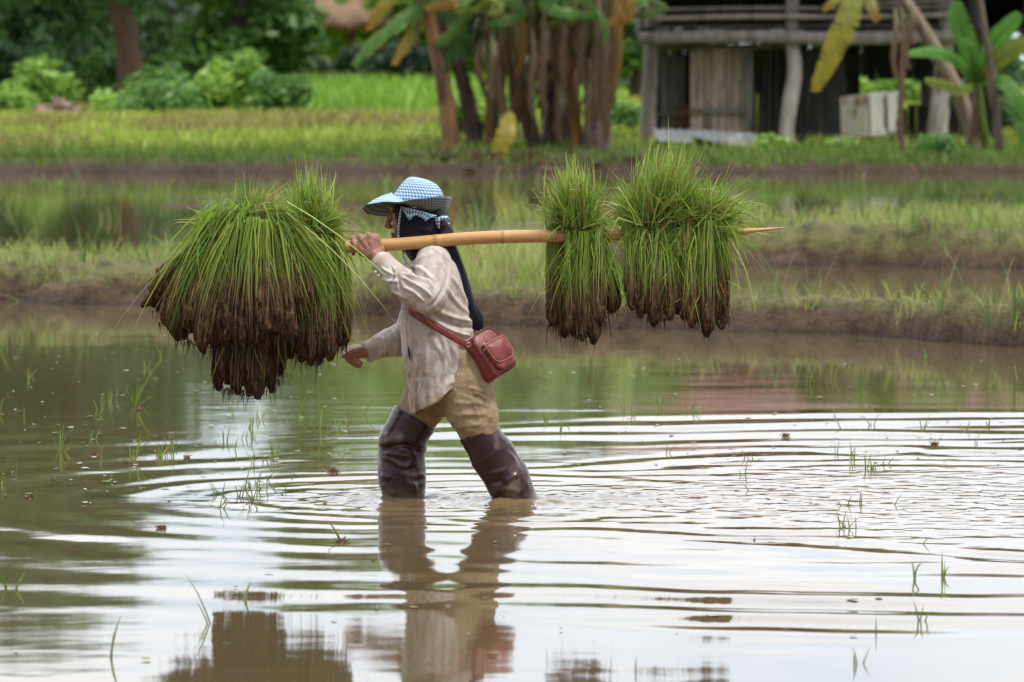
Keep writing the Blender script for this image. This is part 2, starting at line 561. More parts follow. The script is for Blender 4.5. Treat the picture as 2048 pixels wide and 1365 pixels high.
def terrain(x, y, detail=True):
    p2 = np.stack([x, y, np.zeros_like(x)], 1)
    n1 = fbm(p2 * [1.3, 1.3, 1], 3, 3)
    n2 = fbm(p2 * [6, 6, 1], 7, 3) if detail else 0
    n3 = fbm(p2 * [.25, .25, 1], 21, 2)
    z = np.full_like(x, -.3)
    # near dike
    a = e1(x) + n1 * .3
    right = sstep(-.6, .9, x)                     # pond between the two dikes opens to the right
    back = np.where(True, a + 1.5 + .35 * n3 + (1 - right) * 20, 0)
    top = .2 + .05 * n1 + .02 * n3
    d1 = -.3 + (.3 + top) * sstep(-.35, .55, y - a) * (1 - sstep(-.6, .4, y - back) * right)
    # second dike: right of the pond
    b = lin(x, [(-30, 43), (0, 43.5), (.6, 45.6), (2, 45.6), (3, 45.2), (5, 45), (30, 43)]) + n1 * .35
    bb = lin(x, [(-30, 47), (-4, 43.4), (-1.2, 44.2), (0, 49), (3, 51.5), (8, 52), (30, 50)]) + n1 * .6
    d2 = -.3 + (.3 + .25 + .05 * n1) * sstep(-.35, .5, y - b) * (1 - sstep(-.8, .6, y - bb))
    d1 = np.where(y > 41.8, np.minimum(d1, np.where(y > bb - .8, -.3 + (d1 + .3) * (1 - sstep(-.8, .6, y - bb)), d1)), d1)
    z = np.maximum(z, np.maximum(d1, d2))
    # low mud islands in the far paddy
    isl = sstep(.34, .6, fbm(p2 * [.5, .22, 1], 33, 3)) * sstep(50, 54, y) * (1 - sstep(79, 82, y))
    z = np.maximum(z, -.3 + .315 * isl)
    # far bank and meadow
    c = lin(x, [(-60, 83.6), (-8, 83.2), (-2.5, 83.7), (0, 83.6), (4, 83.5), (9, 83), (60, 83)]) + n1 * .5 + n3
    bank = .2 + .05 * n1
    z = np.maximum(z, -.3 + (.3 + bank) * sstep(-.5, 1.1, y - c))
    z = np.where(y > c, z + .42 * np.clip((y - 86) / 64, 0, 1) + .06 * n3 * sstep(86, 96, y), z)
    if detail:
        zz = np.clip((z + .1) / .1, 0, 1)
        z = z + n2 * .035 * zz * sstep(30, 31, y) * (1 - .6 * sstep(50, 60, y))
        cl = np.clip(fbm(p2 * [3.2, 3.2, 1], 51, 2), 0, 1)
        face = sstep(-.1, .1, y - a) * (1 - sstep(.35, .9, y - a))
        z = z + (cl * .16 + .05 * np.abs(fbm(p2 * [7, 7, 1], 52, 2))) * face
        face2 = sstep(-.1, .1, y - b) * (1 - sstep(.35, .9, y - b))
        rg = np.clip(z / .1, 0, 1) * (1 - sstep(50, 53, y)) * (.25 + .75 * np.maximum(face, face2))
        z = z + (.045 * fbm(p2 * [13, 13, 1], 53, 3) + .03 * np.abs(fbm(p2 * [24, 24, 1], 54, 2))) * rg
        z = z + cl * .12 * face2 * sstep(-.5, .5, x)
    return z


xs = np.concatenate([-np.geomspace(900, 6.4, 42), np.arange(-6.2, -4.2, .1), np.arange(-4.2, 4.2, .036), np.arange(4.2, 6.21, .1), np.geomspace(6.4, 900, 42)])
ys = np.concatenate([[-60, -20, 5, 18, 25, 29], np.arange(30.5, 41.5, .04), np.arange(41.5, 52.5, .075), np.arange(52.6, 80, .45), np.arange(80, 90, .2), np.arange(90.5, 160, 1.5), np.geomspace(162, 1800, 26)])
gx, gy = np.meshgrid(xs, ys)
X, Y = gx.ravel(), gy.ravel()
Z = terrain(X, Y)
pp = np.stack([X, Y, Z * 0], 1)
na, nb, nc = fbm(pp * [2.2, 2.2, 1], 61, 3), fbm(pp * [.35, .35, 1], 62, 3), fbm(pp * [8, 8, 1], 63, 2)
mud = np.array([.088, .054, .031]); wet = np.array([.030, .019, .013]); soilg = np.array([.13, .125, .045]); mead = np.array([.24, .29, .05])
C = np.empty((len(X), 3)); C[:] = mud
C *= (1 + .35 * nc)[:, None]
k = sstep(.10, .2, Z + .05 * na)[:, None] * (1 - .0)
C = C * (1 - k) + soilg * k
k = (sstep(84.5, 88, Y) * sstep(-.5, .0, nb + .3))[:, None]
C = C * (1 - k) + mead * k
k = (sstep(79, 81, Y) * (1 - sstep(.16, .24, Z)))[:, None] * .6
C = C * (1 - k) + np.array([.048, .032, .019]) * k
k = (1 - sstep(-.02, .06, Z))[:, None]
C = C * (1 - k) + wet * k
n_ = len(xs)
i = (np.arange(len(ys) - 1)[:, None] * n_ + np.arange(n_ - 1)[None]).ravel()
M['ground'] = mat('ground', attr=True, rough=.85, vary=[((.022, .014, .01), 7, .48, .68, .7), ((.12, .085, .055), 22, .58, .75, .35)], bump=[(18, .8, .05), (60, .5, .012)], spec=.25)
g = link('ground', make_mesh('ground', np.stack([X, Y, Z], 1), quads=np.stack([i, i + 1, i + n_ + 1, i + n_], 1), col=np.clip(C, .01, 1)), M['ground'])
tag(g, 'muddy paddy dikes, banks and meadow ground', kind='structure')

# ------------------------------------------------------------------ water
XF, XR = float(Q(803, 1000)[0]), float(Q(1043, 1000)[0])    # the two boots
YF, YR = D0 + .09, D0 - .09


def water_h(x, y):
    h = np.zeros_like(x)
    # rings thrown by every step along the way she came from the right
    r0 = np.random.default_rng(5)
    WN = fbm(np.stack([x * 1.5, y * .8, 0 * x], 1), 93, 3)
    for i in range(13):
        cx = XF + .05 + .44 * i
        cy = D0 + (.1 if i % 2 == 0 else -.1) + r0.normal(0, .03)
        R = .70 + .31 * i
        amp = (.0046, .0036, .0022, .0016, .0024, .0008, .0022, .0006, .0020, .0006, .0014, .0008, .0014)[i]
        lam = .26 + .016 * i + r0.normal(0, .015)
        r = np.hypot(x - cx, y - cy)
        u = (r - R) + WN * (.03 + .012 * i)
        env = np.exp(-np.where(u > 0, (u / (.5 * lam)) ** 2, (u / (1.5 * lam)) ** 2))
        ang = .55 + .85 * fbm(np.stack([np.cos(np.arctan2(y - cy, x - cx)) * 3.2, np.sin(np.arctan2(y - cy, x - cx)) * 3.2, np.full_like(x, i * 3.3)], 1), 90, 2)
        ang = ang * (.03 + .97 * sstep(.55, -.25, (x - cx) / np.maximum(r, 1e-3)))
        h += amp * env * ang * np.cos(2 * math.pi * u / lam) * (1 if i < 3 else .12 + .88 * sstep(-.9, .7, x))
    # long low swells further out
    for (cx, cy, R, lam, amp) in ((.9, D0, 2.9, .5, .0032), (1.5, D0 - .1, 3.9, .62, .0050), (2.4, D0, 4.7, .66, .0056), (1.9, D0, 3.3, .4, .0022), (-.2, D0 + .1, 1.45, .4, .0012)):
        r = np.hypot(x - cx, y - cy); u = r - R + WN * .12
        h += amp * np.clip(.55 + 1.1 * fbm(np.stack([x * 1.3, y * .5, 0 * x + R], 1), 96, 2), 0, 1.3) * np.exp(-(u / (.9 * lam)) ** 2) * np.cos(2 * math.pi * u / lam) * (.18 + .82 * sstep(-.9, .9, x))
    for (cx, cy, R, lam, amp) in ((XF + .15, D0, 1.2, .40, .0022), (XF + .35, D0 + .1, 2.2, .6, .0024), (XF + .5, D0, 3.7, .8, .0030)):
        r = np.hypot(x - cx, y - cy); u = r - R + WN * .12
        h += amp * np.exp(-(u / (.7 * lam)) ** 2) * np.cos(2 * math.pi * u / lam) * np.clip(.5 + 1.1 * fbm(np.stack([x * .7, y * .45, 0 * x + R], 1), 95, 2), 0, 1.2) * (1 - sstep(.3, 1.2, x))
    # churned water round the boots and in the trail
    p = np.stack([x, y, np.zeros_like(x)], 1)
    for (cx, cy, s, a) in ((XF, YF, .22, .014), (XR, YR, .26, .014), (XR + .35, D0, .5, .0042), (XR + 1.1, D0, .7, .0024), (XR + 1.9, D0, .8, .0018), (XR + 1.2, D0 + 1.3, .9, .0012), (XR + 1.4, D0 - 1.2, .9, .0012), (XF - .1, D0 - .1, .45, .0042)):
        e = np.exp(-(((x - cx) / s) ** 2 + ((y - cy) / (s * 1.15)) ** 2))
        h += a * e * fbm(p * 17, 71, 3)
    for (cx, cy) in ((XF, YF), (XR, YR)):
        r = np.hypot((x - cx) / 1.15, y - cy)
        h += .013 * np.exp(-((r - .095) / .035) ** 2) * (.6 + .8 * fbm(p * 13, 75, 2))
    # faint breeze ripple everywhere
    calm = .35 + .65 * sstep(-.25, .35, fbm(p * [.5, .16, 1], 80, 2))
    h += .00055 * calm * fbm(p * [3.0, 4.2, 1], 81, 3)
    h += .0009 * fbm(p * [.8, 1.1, 1], 84, 2)
    return h


wx = np.concatenate([-np.geomspace(300, 3.5, 24), np.arange(-3.45, 3.451, .0155), np.geomspace(3.5, 300, 24)])
wy = np.concatenate([[-40, -5, 6, 11, 13.2], np.arange(14.0, 19, .03), np.arange(19, 24, .02), np.arange(24, 34.5, .045), np.arange(34.6, 55, .3), np.geomspace(55.5, 95, 40)])
gx, gy = np.meshgrid(wx, wy)
X, Y = gx.ravel(), gy.ravel()
fade = (1 - sstep(3.3, 3.6, np.abs(X))) * sstep(13.2, 14.2, Y) * (1 - sstep(33, 40, Y))
Z = np.zeros_like(X)
m_ = fade > 0
Z[m_] = water_h(X[m_], Y[m_]) * fade[m_]
n_ = len(wx)
i = (np.arange(len(wy) - 1)[:, None] * n_ + np.arange(n_ - 1)[None]).ravel()
pw = np.stack([X, Y, 0 * X], 1)
st = np.exp(-(((X - XR - .5) / 1.9) ** 2 + ((Y - D0) / 3.2) ** 2)) * (1 + .4 * fbm(pw * [1.2, .5, 1], 15, 3))
st = np.clip(st + .9 * np.exp(-(((X - .05) / .7) ** 2 + ((Y - D0) / .9) ** 2)), 0, 1)[:, None]       # mud stirred up by her steps
WC = np.array([.098, .074, .036]) * (1 + .25 * fbm(pw * [.35, .25, 1], 16, 2))[:, None] * (1 - st) + np.array([.165, .110, .058]) * st
M['water'] = mat('water', attr=True, rough=.015, spec=.5, ior=1.333,
                 bump=[((9, 14, 1), .3, .0006), ((40, 55, 1), .25, .00022)])
wo = link('water', make_mesh('water', np.stack([X, Y, Z], 1), quads=np.stack([i, i + 1, i + n_ + 1, i + n_], 1), col=WC), M['water'])
tag(wo, 'muddy brown flooded paddy water with rings spreading from the wader', kind='structure')
# ------------------------------------------------------------------ the walking woman
base = Q(925, 1000) * [1, 1, 0]
woman = empty('person', base, 'woman in blue checked hat and dark headscarf wading with a pole on her shoulder', 'person')


def z1(*p): return [(640 + x / 2.844, 320 + y / 2.844) for x, y in p]
def z2(*p): return [(680 + x / 4.266, 760 + y / 4.266) for x, y in p]
def near_w(me): return np.clip(-normals(me)[:, 1] * 1.6 + .35, 0, 1)


# --- body: one continuous skin
b = MB()
b.ell(Q(838, 425), (.094, .074, .105))
b.ell(Q(813, 458), (.050, .055, .060))
b.ell(Q(795, 432), (.022, .05, .055))
b.limb([Q(783, 424), Q(778, 438), Q(774, 451)], [.008, .009, .012], [.008, .010, .015], n=10)
b.ell(Q(779, 454), (.012, .018, .009))
b.ell(Q(784, 414), (.013, .055, .012))
b.ell(Q(785, 468), (.010, .024, .006)); b.ell(Q(786, 476), (.010, .021, .006)); b.ell(Q(791, 489), (.017, .024, .018))
for s in (-1, 1): b.ell(Q(800, 448, .042 * s), (.03, .026, .03))
b.limb([Q(846, 470), Q(852, 500), Q(860, 530)], [.05, .052, .07], [.05, .052, .1])
b.limb([Q(862, 535), Q(870, 600), Q(876, 650), Q(882, 690)], [.075, .09, .085, .075], [.13, .13, .12, .12], n=24)
# near (left) arm up to the pole
b.limb([Q(866, 532, .13), Q(864, 562, .18), Q(848, 586, .235), Q(803, 562, .235), Q(766, 527, .19), Q(752, 512, .175)], [.040, .036, .032, .032, .027, .024], [.040, .036, .032, .033, .03, .03])
# palm and back of the near hand
b.limb([Q(756, 517, .175), Q(745, 503, .168), Q(735, 489, .166), Q(729, 478, .162)], [.026, .040, .047, .044], [.019, .017, .015, .013], n=18)
PO = .132                                                   # depth of the pole's axis


def pole_y(px):
    return float(np.interp(px, [380, 480, 690, 800, 900, 1000, 1140, 1240, 1445, 1575], [524, 513, 494.5, 488.5, 480, 474.5, 472, 470, 467.5, 456]))


def finger(b, pts, r):
    b.limb(pts, r, n=10, sub=3)


for (mx_, my_, dx, r, ln) in ((707, 484, -1, .0092, .8), (721, 473, -1, .0102, 1.0), (737, 468, 0, .0106, 1.05), (753, 473, 1.5, .0104, .95)):
    yy = pole_y(mx_)
    finger(b, [Q(mx_ + 4, my_ + 16, .166), Q(mx_ + 1, my_ + 2, .163), Q(mx_ + dx, yy - 19, .135), Q(mx_ + dx * 2, yy - 9, .098), Q(mx_ + dx * 2 + 1, yy + 6, .094), Q(mx_ + dx * 2 + 2, yy + 15, .107)], [r * 1.05, r * 1.18, r, r, r * .95, r * .8])
finger(b, [Q(758, 510, .17), Q(763, 497, .158), Q(757, 505, .125), Q(744, 508, .104)], [.014, .0135, .0115, .009])
# far (right) arm, low and forward
b.limb([Q(852, 530, -.14), Q(832, 610, -.20), Q(812, 677, -.20), Q(770, 692, -.15), Q(735, 704, -.115), Q(724, 705, -.11)], [.045, .042, .037, .034, .026, .022], [.045, .042, .037, .034, .03, .027])
b.limb([Q(728, 705, -.11), Q(716, 704, -.108), Q(704, 706, -.106), Q(697, 709, -.106)], [.022, .028, .029, .024], [.034, .04, .042, .038], n=18)
b.ell(Q(708, 717, -.112), (.020, .036, .018)); b.ell(Q(701, 712, -.095), (.017, .026, .014))
for k, r in ((0, .0100), (1, .0106), (2, .0102), (3, .0092)):
    finger(b, [Q(703 + 4 * k, 702 + 3 * k, -.128), Q(692 + 6 * k, 707 + 5 * k, -.126), Q(694 + 6.5 * k, 719 + 4 * k, -.108), Q(702 + 5.5 * k, 724 + 2.8 * k, -.084), Q(709 + 4.5 * k, 719 + 2.8 * k, -.082)], [r * 1.05, r * 1.15, r * 1.02, r, r * .85])
for (o, tip, r) in ():
    k = 0
    finger(b, [Q(706, 703, o), Q(696, 708 + k, o), Q(697 - tip, 719 + k, o + .004), Q(705, 727 + k - tip, o + .008), Q(715, 726 + k, o + .008), Q(714, 717 + k, o + .008)], [r * 1.05, r * 1.1, r, r * .97, r * .9, r * .75])
finger(b, [Q(721, 699, -.076), Q(708, 702, -.066), Q(696, 708, -.066), Q(686, 713, -.074)], [.014, .0125, .0105, .0085])
# legs down into the mud
b.limb([Q(908, 722, .085), Q(945, 820, .09), Q(976, 905, .085), Q(1010, 955, .085), Q(1050, 1005, .085), Q(1088, 1062, .085)], [.06, .06, .046, .045, .036, .033], n=18)
b.limb([Q(890, 722, -.085), Q(840, 808, -.09), Q(795, 888, -.09), Q(803, 950, -.09), Q(806, 1010, -.09), Q(806, 1080, -.09)], [.06, .058, .046, .046, .038, .034], n=18)
b.limb([Q(1088, 1062, .085), Q(1074, 1090, .085), Q(1050, 1110, .085)], [.036, .04, .03])
b.limb([Q(808, 1080, -.09), Q(790, 1092, -.09), Q(755, 1096, -.09)], [.036, .04, .028])
me = solidify_voxels(b, .0027, 3, .4)
V = verts(me); nrm = normals(me)
xy = proj(V)
kn = fold_field(xy, [([(716, 482), (730, 500)], 3, -2.2), ([(730, 476), (740, 496)], 3, -2.2), ([(745, 476), (749, 494)], 3, -2.0), ([(758, 488), (752, 508)], 3, -1.2),
                     ([(740, 505), (752, 515)], 2.5, -1), ([(712, 496), (735, 515)], 4, 1.2), ([(700, 700), (716, 699)], 3, 1.0)]) * .001 * near_w(me)
set_verts(me, V + nrm * kn[:, None])
link('body', me, M['skin'], woman)
e_ = MB(); e_.ell(Q(788.5, 424, .031), (.009, .012, .0075)); e_.build('eye', M['eye'], woman)
e_ = MB(); e_.ell(Q(788.5, 424, -.031), (.009, .012, .0075)); e_.build('eye', M['eye'], woman)

# --- shirt
b = MB()
prof = [(492, 846, 884, .07), (500, 836, 893, .12), (512, 826, 906, .165), (530, 818, 922, .188), (560, 808, 934, .192), (600, 803, 944, .185), (640, 803, 952, .175),
        (680, 804, 955, .172), (715, 807, 953, .176), (745, 811, 946, .18)]
pr = catmull(np.array(prof, float), 4)
th = np.linspace(0, 2 * math.pi, 56, endpoint=False)
rings = []
for (py, xl, xr, hd) in pr:
    cx, rx = (xl + xr) / 2, (xr - xl) / 2
    e = 1.12
    c, s = np.cos(th), np.sin(th)
    sx = np.sign(c) * np.abs(c) ** (1 / e); sy = np.sign(s) * np.abs(s) ** (1 / e)
    rings.append([Q(cx + rx * a, py, hd * q) for a, q in zip(sx, sy)])
# hem: long front tail, cut up at the hips
for t in np.linspace(.12, 1, 9):
    r = []
    for a in th:
        c, s = math.cos(a), math.sin(a)
        x = 879 + (66 - 1.5 * t) * c
        hem = np.interp(x, [812, 822, 838, 872, 898, 917, 935, 946], [829, 827, 821, 806, 786, 760, 738, 735]) if s > -.2 else np.interp(x, [812, 880, 946], [829, 795, 745])
        y = 745 + (max(hem, 746) - 745) * t
        xx = x + (max(0, -c) * 6 * t)
        r.append(Q(xx, y, (.18 + .012 * t) * s))
    rings.append(r)
b.rings(np.array(rings))
# near sleeve
b.limb([Q(866, 522, .13), Q(866, 560, .185), Q(858, 590, .225), Q(845, 600, .245)], [.068, .068, .066, .052], [.062, .062, .06, .052], n=26, sub=6)
b.limb([Q(850, 590, .245), Q(828, 585, .25), Q(803, 562, .235), Q(782, 543, .205), Q(764, 525, .188)], [.058, .058, .051, .044, .041], [.055, .055, .047, .042, .039], n=26, sub=6)
# cuff ridge
b.limb([Q(773, 534, .195), Q(760, 521, .186)], [.043, .0445], [.040, .0415], n=26, round_caps=False)
# far sleeve
b.limb([Q(850, 535, -.13), Q(838, 600, -.175), Q(822, 660, -.18), Q(800, 680, -.165), Q(770, 690, -.14), Q(745, 700, -.122)], [.06, .06, .062, .064, .052, .041], [.06, .06, .06, .056, .048, .04], n=24, sub=6)
b.limb([Q(757, 696, -.13), Q(731, 706, -.115)], [.041, .04], [.041, .04], n=24, round_caps=False)
# collar
b.limb([Q(826, 514, .06), Q(836, 500, .095), Q(856, 492, .10), Q(878, 496, .08)], [.012, .016, .018, .014], [.008, .01, .012, .01], n=10)
me = solidify_voxels(b, .0036, 5, .5)
V = verts(me); nrm = normals(me); xy = proj(V)
folds = [
    (z1((455, 655), (520, 700), (590, 740), (640, 790)), 5, 6), (z1((470, 720), (540, 760), (600, 815)), 5, 5), (z1((450, 640), (540, 670), (610, 690), (650, 740)), 5, 6),
    (z1((505, 600), (580, 625), (645, 690)), 6, 4.5), (z1((500, 660), (540, 590), (600, 530)), 6, 4), (z1((560, 640), (600, 570), (640, 520)), 7, 2.5),
    (z1((680, 790), (715, 690), (722, 600), (695, 530)), 5, -6), (z1((600, 850), (660, 800), (700, 730)), 5, -5),
    (z1((600, 492), (680, 540), (722, 640), (705, 760)), 1.8, -2.5), (z1((478, 880), (492, 1000), (498, 1180), (512, 1340)), 1.6, 2.2),
    (z1((640, 840), (740, 890), (880, 925)), 7, 5), (z1((640, 870), (760, 940), (890, 960)), 6, -4), (z1((720, 720), (770, 800), (850, 880)), 7, 3.5), (z1((740, 650), (800, 740), (850, 850)), 6, 3),
    (z1((600, 870), (690, 940), (800, 990), (860, 1000)), 6, 4), (z1((520, 850), (640, 935), (760, 1010), (830, 1055)), 7, -5),
    (z1((500, 900), (515, 1050), (505, 1250), (520, 1350)), 4, 4), (z1((560, 900), (600, 1040), (585, 1240)), 9, 2.5), (z1((630, 1000), (680, 1120), (600, 1340)), 10, 3.5),
    (z1((690, 990), (720, 1120), (690, 1280)), 8, 4.5), (z1((750, 1040), (775, 1170), (720, 1310)), 8, 5), (z1((830, 1090), (800, 1200), (750, 1290)), 7, 5), (z1((780, 1050), (840, 1070), (836, 1130)), 5, 4),
    (z1((650, 1060), (700, 1180), (660, 1330)), 5, -3), (z1((540, 1100), (560, 1200), (540, 1330)), 5, -3),
    (z1((345, 610), (390, 640), (440, 660)), 4, 3.5), (z1((340, 670), (400, 690), (455, 690)), 5, 4), (z1((370, 740), (440, 760), (500, 800)), 5, 3.5), (z1((400, 600), (420, 660), (400, 720)), 4, -4), (z1((440, 640), (450, 700), (470, 760)), 5, -4),
    (z1((390, 985), (400, 1060), (390, 1130)), 4, 4.5), (z1((415, 960), (440, 1030), (430, 1120)), 5, 4.5), (z1((360, 1000), (375, 1060), (365, 1120)), 4, 3.5), (z1((330, 1010), (340, 1080)), 3, -3),
]
nw = near_w(me)
fh = fold_field(xy, [(p, w * .68, a) for p, w, a in folds]) * .0022 * nw
pn = V * [1, 1, .55]
fine = (fbm(pn * 14, 5, 3) * .005 + fbm(V * [42, 42, 22], 8, 3) * .0032)
low = sstep(560, 700, xy[:, 1])
fine = fine * (.55 + .75 * low)
fr = sstep(.4, 1, -nrm[:, 0])
V = V + nrm * (fh + fine)[:, None]
set_verts(me, V)
st = fbm(V * [15, 15, 10], 41, 4)
C = np.empty((len(V), 3)); C[:] = (.57, .50, .46)
hemd = sstep(690, 830, xy[:, 1]); fore = sstep(840, 760, xy[:, 0]) * (xy[:, 1] < 720)
k = np.clip(sstep(-.05, .3, st + .35 * hemd - .06) * (.22 + .5 * hemd), 0, 1)[:, None]
st2 = fbm(V * [30, 30, 22], 43, 3)
k = np.clip(k + (sstep(.16, .4, st2 + .2 * hemd) * .45)[:, None], 0, 1)
# browner where the folds dip
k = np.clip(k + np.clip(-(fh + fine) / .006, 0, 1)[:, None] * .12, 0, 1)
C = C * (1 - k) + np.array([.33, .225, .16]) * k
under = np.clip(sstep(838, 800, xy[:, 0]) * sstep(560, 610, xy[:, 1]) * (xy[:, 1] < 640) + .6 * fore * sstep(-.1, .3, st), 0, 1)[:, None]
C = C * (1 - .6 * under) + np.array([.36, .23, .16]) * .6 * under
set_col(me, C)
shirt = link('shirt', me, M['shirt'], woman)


def disc(b, c, n, r, t, col=(1, 1, 1)):
    n = np.asarray(n, float) / np.linalg.norm(n)
    b.limb([c - n * t, c + n * t], [r, r * .9], n=14, sub=1, round_caps=False, side=(0, 0, 1))


for (px, py, o) in ((750.5, 545, .232), (757, 552, .236)):
    q = MB(); disc(q, Q(px, py, o - .008), (-.2, -1, 0), .0065, .003); q.build('button', M['button'], shirt)
# torn slit by the placket and the front opening
q = MB(); q.limb([Q(816, 692, .128), Q(818, 706, .130), Q(820, 722, .130)], [.001, .004, .001], [.006, .012, .006], n=8); q.build('placket_slit', M['dark'], shirt)
q = MB(); q.limb([Q(822, 775, .130), Q(825, 798, .132), Q(826, 826, .132)], [.0015, .006, .008], [.012, .014, .014], n=10); q.build('front_opening', M['trouser'], shirt)

# --- trousers
b = MB()
b.limb([Q(890, 690), Q(896, 730), Q(905, 775)], [.11, .12, .115], [.155, .16, .155], n=28)
b.limb([Q(912, 735, .085), Q(936, 795, .095), Q(952, 845, .095), Q(966, 890, .09)], [.112, .104, .088, .066], [.085, .09, .085, .07], n=26, sub=6)
b.limb([Q(890, 735, -.085), Q(858, 788, -.09), Q(838, 826, -.09), Q(812, 862, -.09)], [.10, .095, .084, .066], [.085, .085, .08, .068], n=26, sub=6)
b.limb([Q(950, 715, .02), Q(966, 750, .03), Q(968, 790, .05)], [.05, .05, .04], [.1, .1, .07], n=20)
me = solidify_voxels(b, .0045, 6, .5)
V = verts(me); nrm = normals(me); xy = proj(V)
folds = [(z2((1090, 60), (1180, 90), (1260, 120)), 4, 6), (z2((1120, 110), (1200, 130), (1275, 190)), 4, 6), (z2((930, 215), (1080, 195), (1290, 215)), 5, 4.5), (z2((960, 300), (1100, 300), (1270, 290)), 5, 4),
         (z2((980, 400), (1100, 395), (1220, 370)), 5, 4), (z2((860, 260), (920, 340), (980, 440)), 5, 5), (z2((1070, 0), (1140, 200), (1215, 400)), 2, 2.2), (z2((1010, 130), (1090, 150), (1200, 190)), 5, 3.5),
         (z2((640, 290), (760, 310), (880, 330)), 5, 4), (z2((700, 360), (800, 340), (880, 370)), 4, 4), (z2((1180, 30), (1240, 60), (1275, 110)), 3, 4), (z2((1040, 450), (1150, 430)), 5, 3)]
V = V + nrm * ((fold_field(xy, folds) * .001 * near_w(me)) + fbm(V * 13, 15, 3) * .007 + fbm(V * [24, 24, 60], 16, 2) * .0022)[:, None]
set_verts(me, V)
link('trousers', me, M['trouser'], woman)


# --- rubber boots
def boot(axis, ra, rb, o, folds, muddy, seed, name='rubber_boot'):
    pts = np.array([Q(x, y, o) for x, y in axis])
    S = catmull(np.column_stack([pts, ra, rb]), 12)
    p, a, bb = S[:, :3], S[:, 3], S[:, 4]
    T = np.gradient(p, axis=0); T /= np.linalg.norm(T, axis=1)[:, None]
    sN = np.array([0, -1.0, 0]) - T * (T @ np.array([0, -1.0, 0]))[:, None]
    sN /= np.linalg.norm(sN, axis=1)[:, None]
    uN = np.cross(sN, T)
    n = 72
    th = np.linspace(0, 2 * math.pi, n, endpoint=False)
    R = p[:, None] + uN[:, None] * (a[:, None] * np.cos(th))[..., None] + sN[:, None] * (bb[:, None] * np.sin(th))[..., None]
    inner = p[:10, None] + (R[:10] - p[:10, None]) * .955
    R = np.concatenate([inner[::-1], R])
    mb = MB().rings(R, cap=(False, True))
    me = mb.mesh(name)
    V = verts(me); nr = normals(me); xy = proj(V)
    f = fold_field(xy, folds) * .001 * near_w(me)
    t = np.repeat(np.concatenate([np.zeros(10), np.linspace(0, 1, len(p))]), n)
    soft = fbm(V * [10, 10, 12], seed, 2) * .007 * sstep(.15, .35, t)
    V = V + nr * (f + soft)[:, None]
    band = np.exp(-((t - .055) / .012) ** 2) * .0022 + np.exp(-((t - .33) / .012) ** 2) * .002
    V = V + nr * band[:, None]
    set_verts(me, V)
    C = np.empty((len(V), 3)); C[:] = (.034, .012, .0135)
    k = np.clip(sstep(0, .45, fbm(V * [14, 14, 9], seed + 4, 4) + muddy(t, xy)), 0, 1)[:, None]
    C = C * (1 - k) + np.array([.2, .16, .125]) * k
    wl = np.clip(sstep(962, 998, xy[:, 1]) * (.6 + 1.2 * fbm(V * [26, 26, 14], seed + 9, 3)), 0, 1)[:, None] * .75
    C = C * (1 - wl) + np.array([.15, .11, .075]) * wl
    set_col(me, C)
    return link(name, me, M['rubber'], woman)


ff = [(z2((345, 600), (440, 575), (560, 560), (700, 615)), 7, -13), (z2((345, 650), (440, 690), (540, 740), (640, 700)), 5, 8), (z2((360, 620), (470, 640), (620, 660)), 4, 5), (z2((540, 770), (600, 850), (660, 985)), 6, 8),
      (z2((560, 800), (640, 815), (720, 800)), 5, 6), (z2((580, 850), (650, 860), (715, 840)), 5, -6), (z2((345, 800), (400, 830), (450, 815)), 5, 6), (z2((350, 470), (400, 480), (450, 560)), 5, 7), (z2((540, 740), (560, 790), (640, 900)), 5, -6),
      (z2((360, 880), (400, 940), (470, 985)), 6, 4)]
bt1 = boot([(831, 834), (815, 862), (806, 885), (803, 910), (803, 940), (805, 970), (807, 1000), (808, 1050)], [.089, .087, .093, .090, .090, .087, .082, .075], [.085, .085, .085, .083, .08, .08, .078, .07], -.09, ff, lambda t, xy: .22 * (t < .3) - .32, 31)
fr_ = [(z2((1270, 800), (1350, 790), (1430, 760)), 5, 5), (z2((1260, 880), (1360, 870), (1450, 900)), 6, -6), (z2((1330, 920), (1430, 860), (1530, 800)), 5, 5), (z2((1420, 560), (1500, 660), (1560, 780), (1600, 900)), 4, -6),
       (z2((1440, 600), (1540, 740), (1620, 960)), 4, 5), (z2((1300, 960), (1420, 930), (1560, 960)), 5, 5), (z2((1200, 720), (1280, 850), (1380, 980)), 6, 4), (z2((1480, 1000), (1560, 930), (1590, 860)), 4, 5)]
bt2 = boot([(955, 861), (969, 886), (983, 909), (1000, 938), (1018, 965), (1042, 1000), (1066, 1040)], [.079, .078, .085, .083, .086, .066, .06], [.08, .08, .08, .078, .078, .07, .06], .09, fr_, lambda t, xy: -.30 + .5 * np.exp(-((xy[:, 0] - (1020 + (xy[:, 1] - 880) * .50)) / 11) ** 2) * sstep(890, 930, xy[:, 1]), 37)

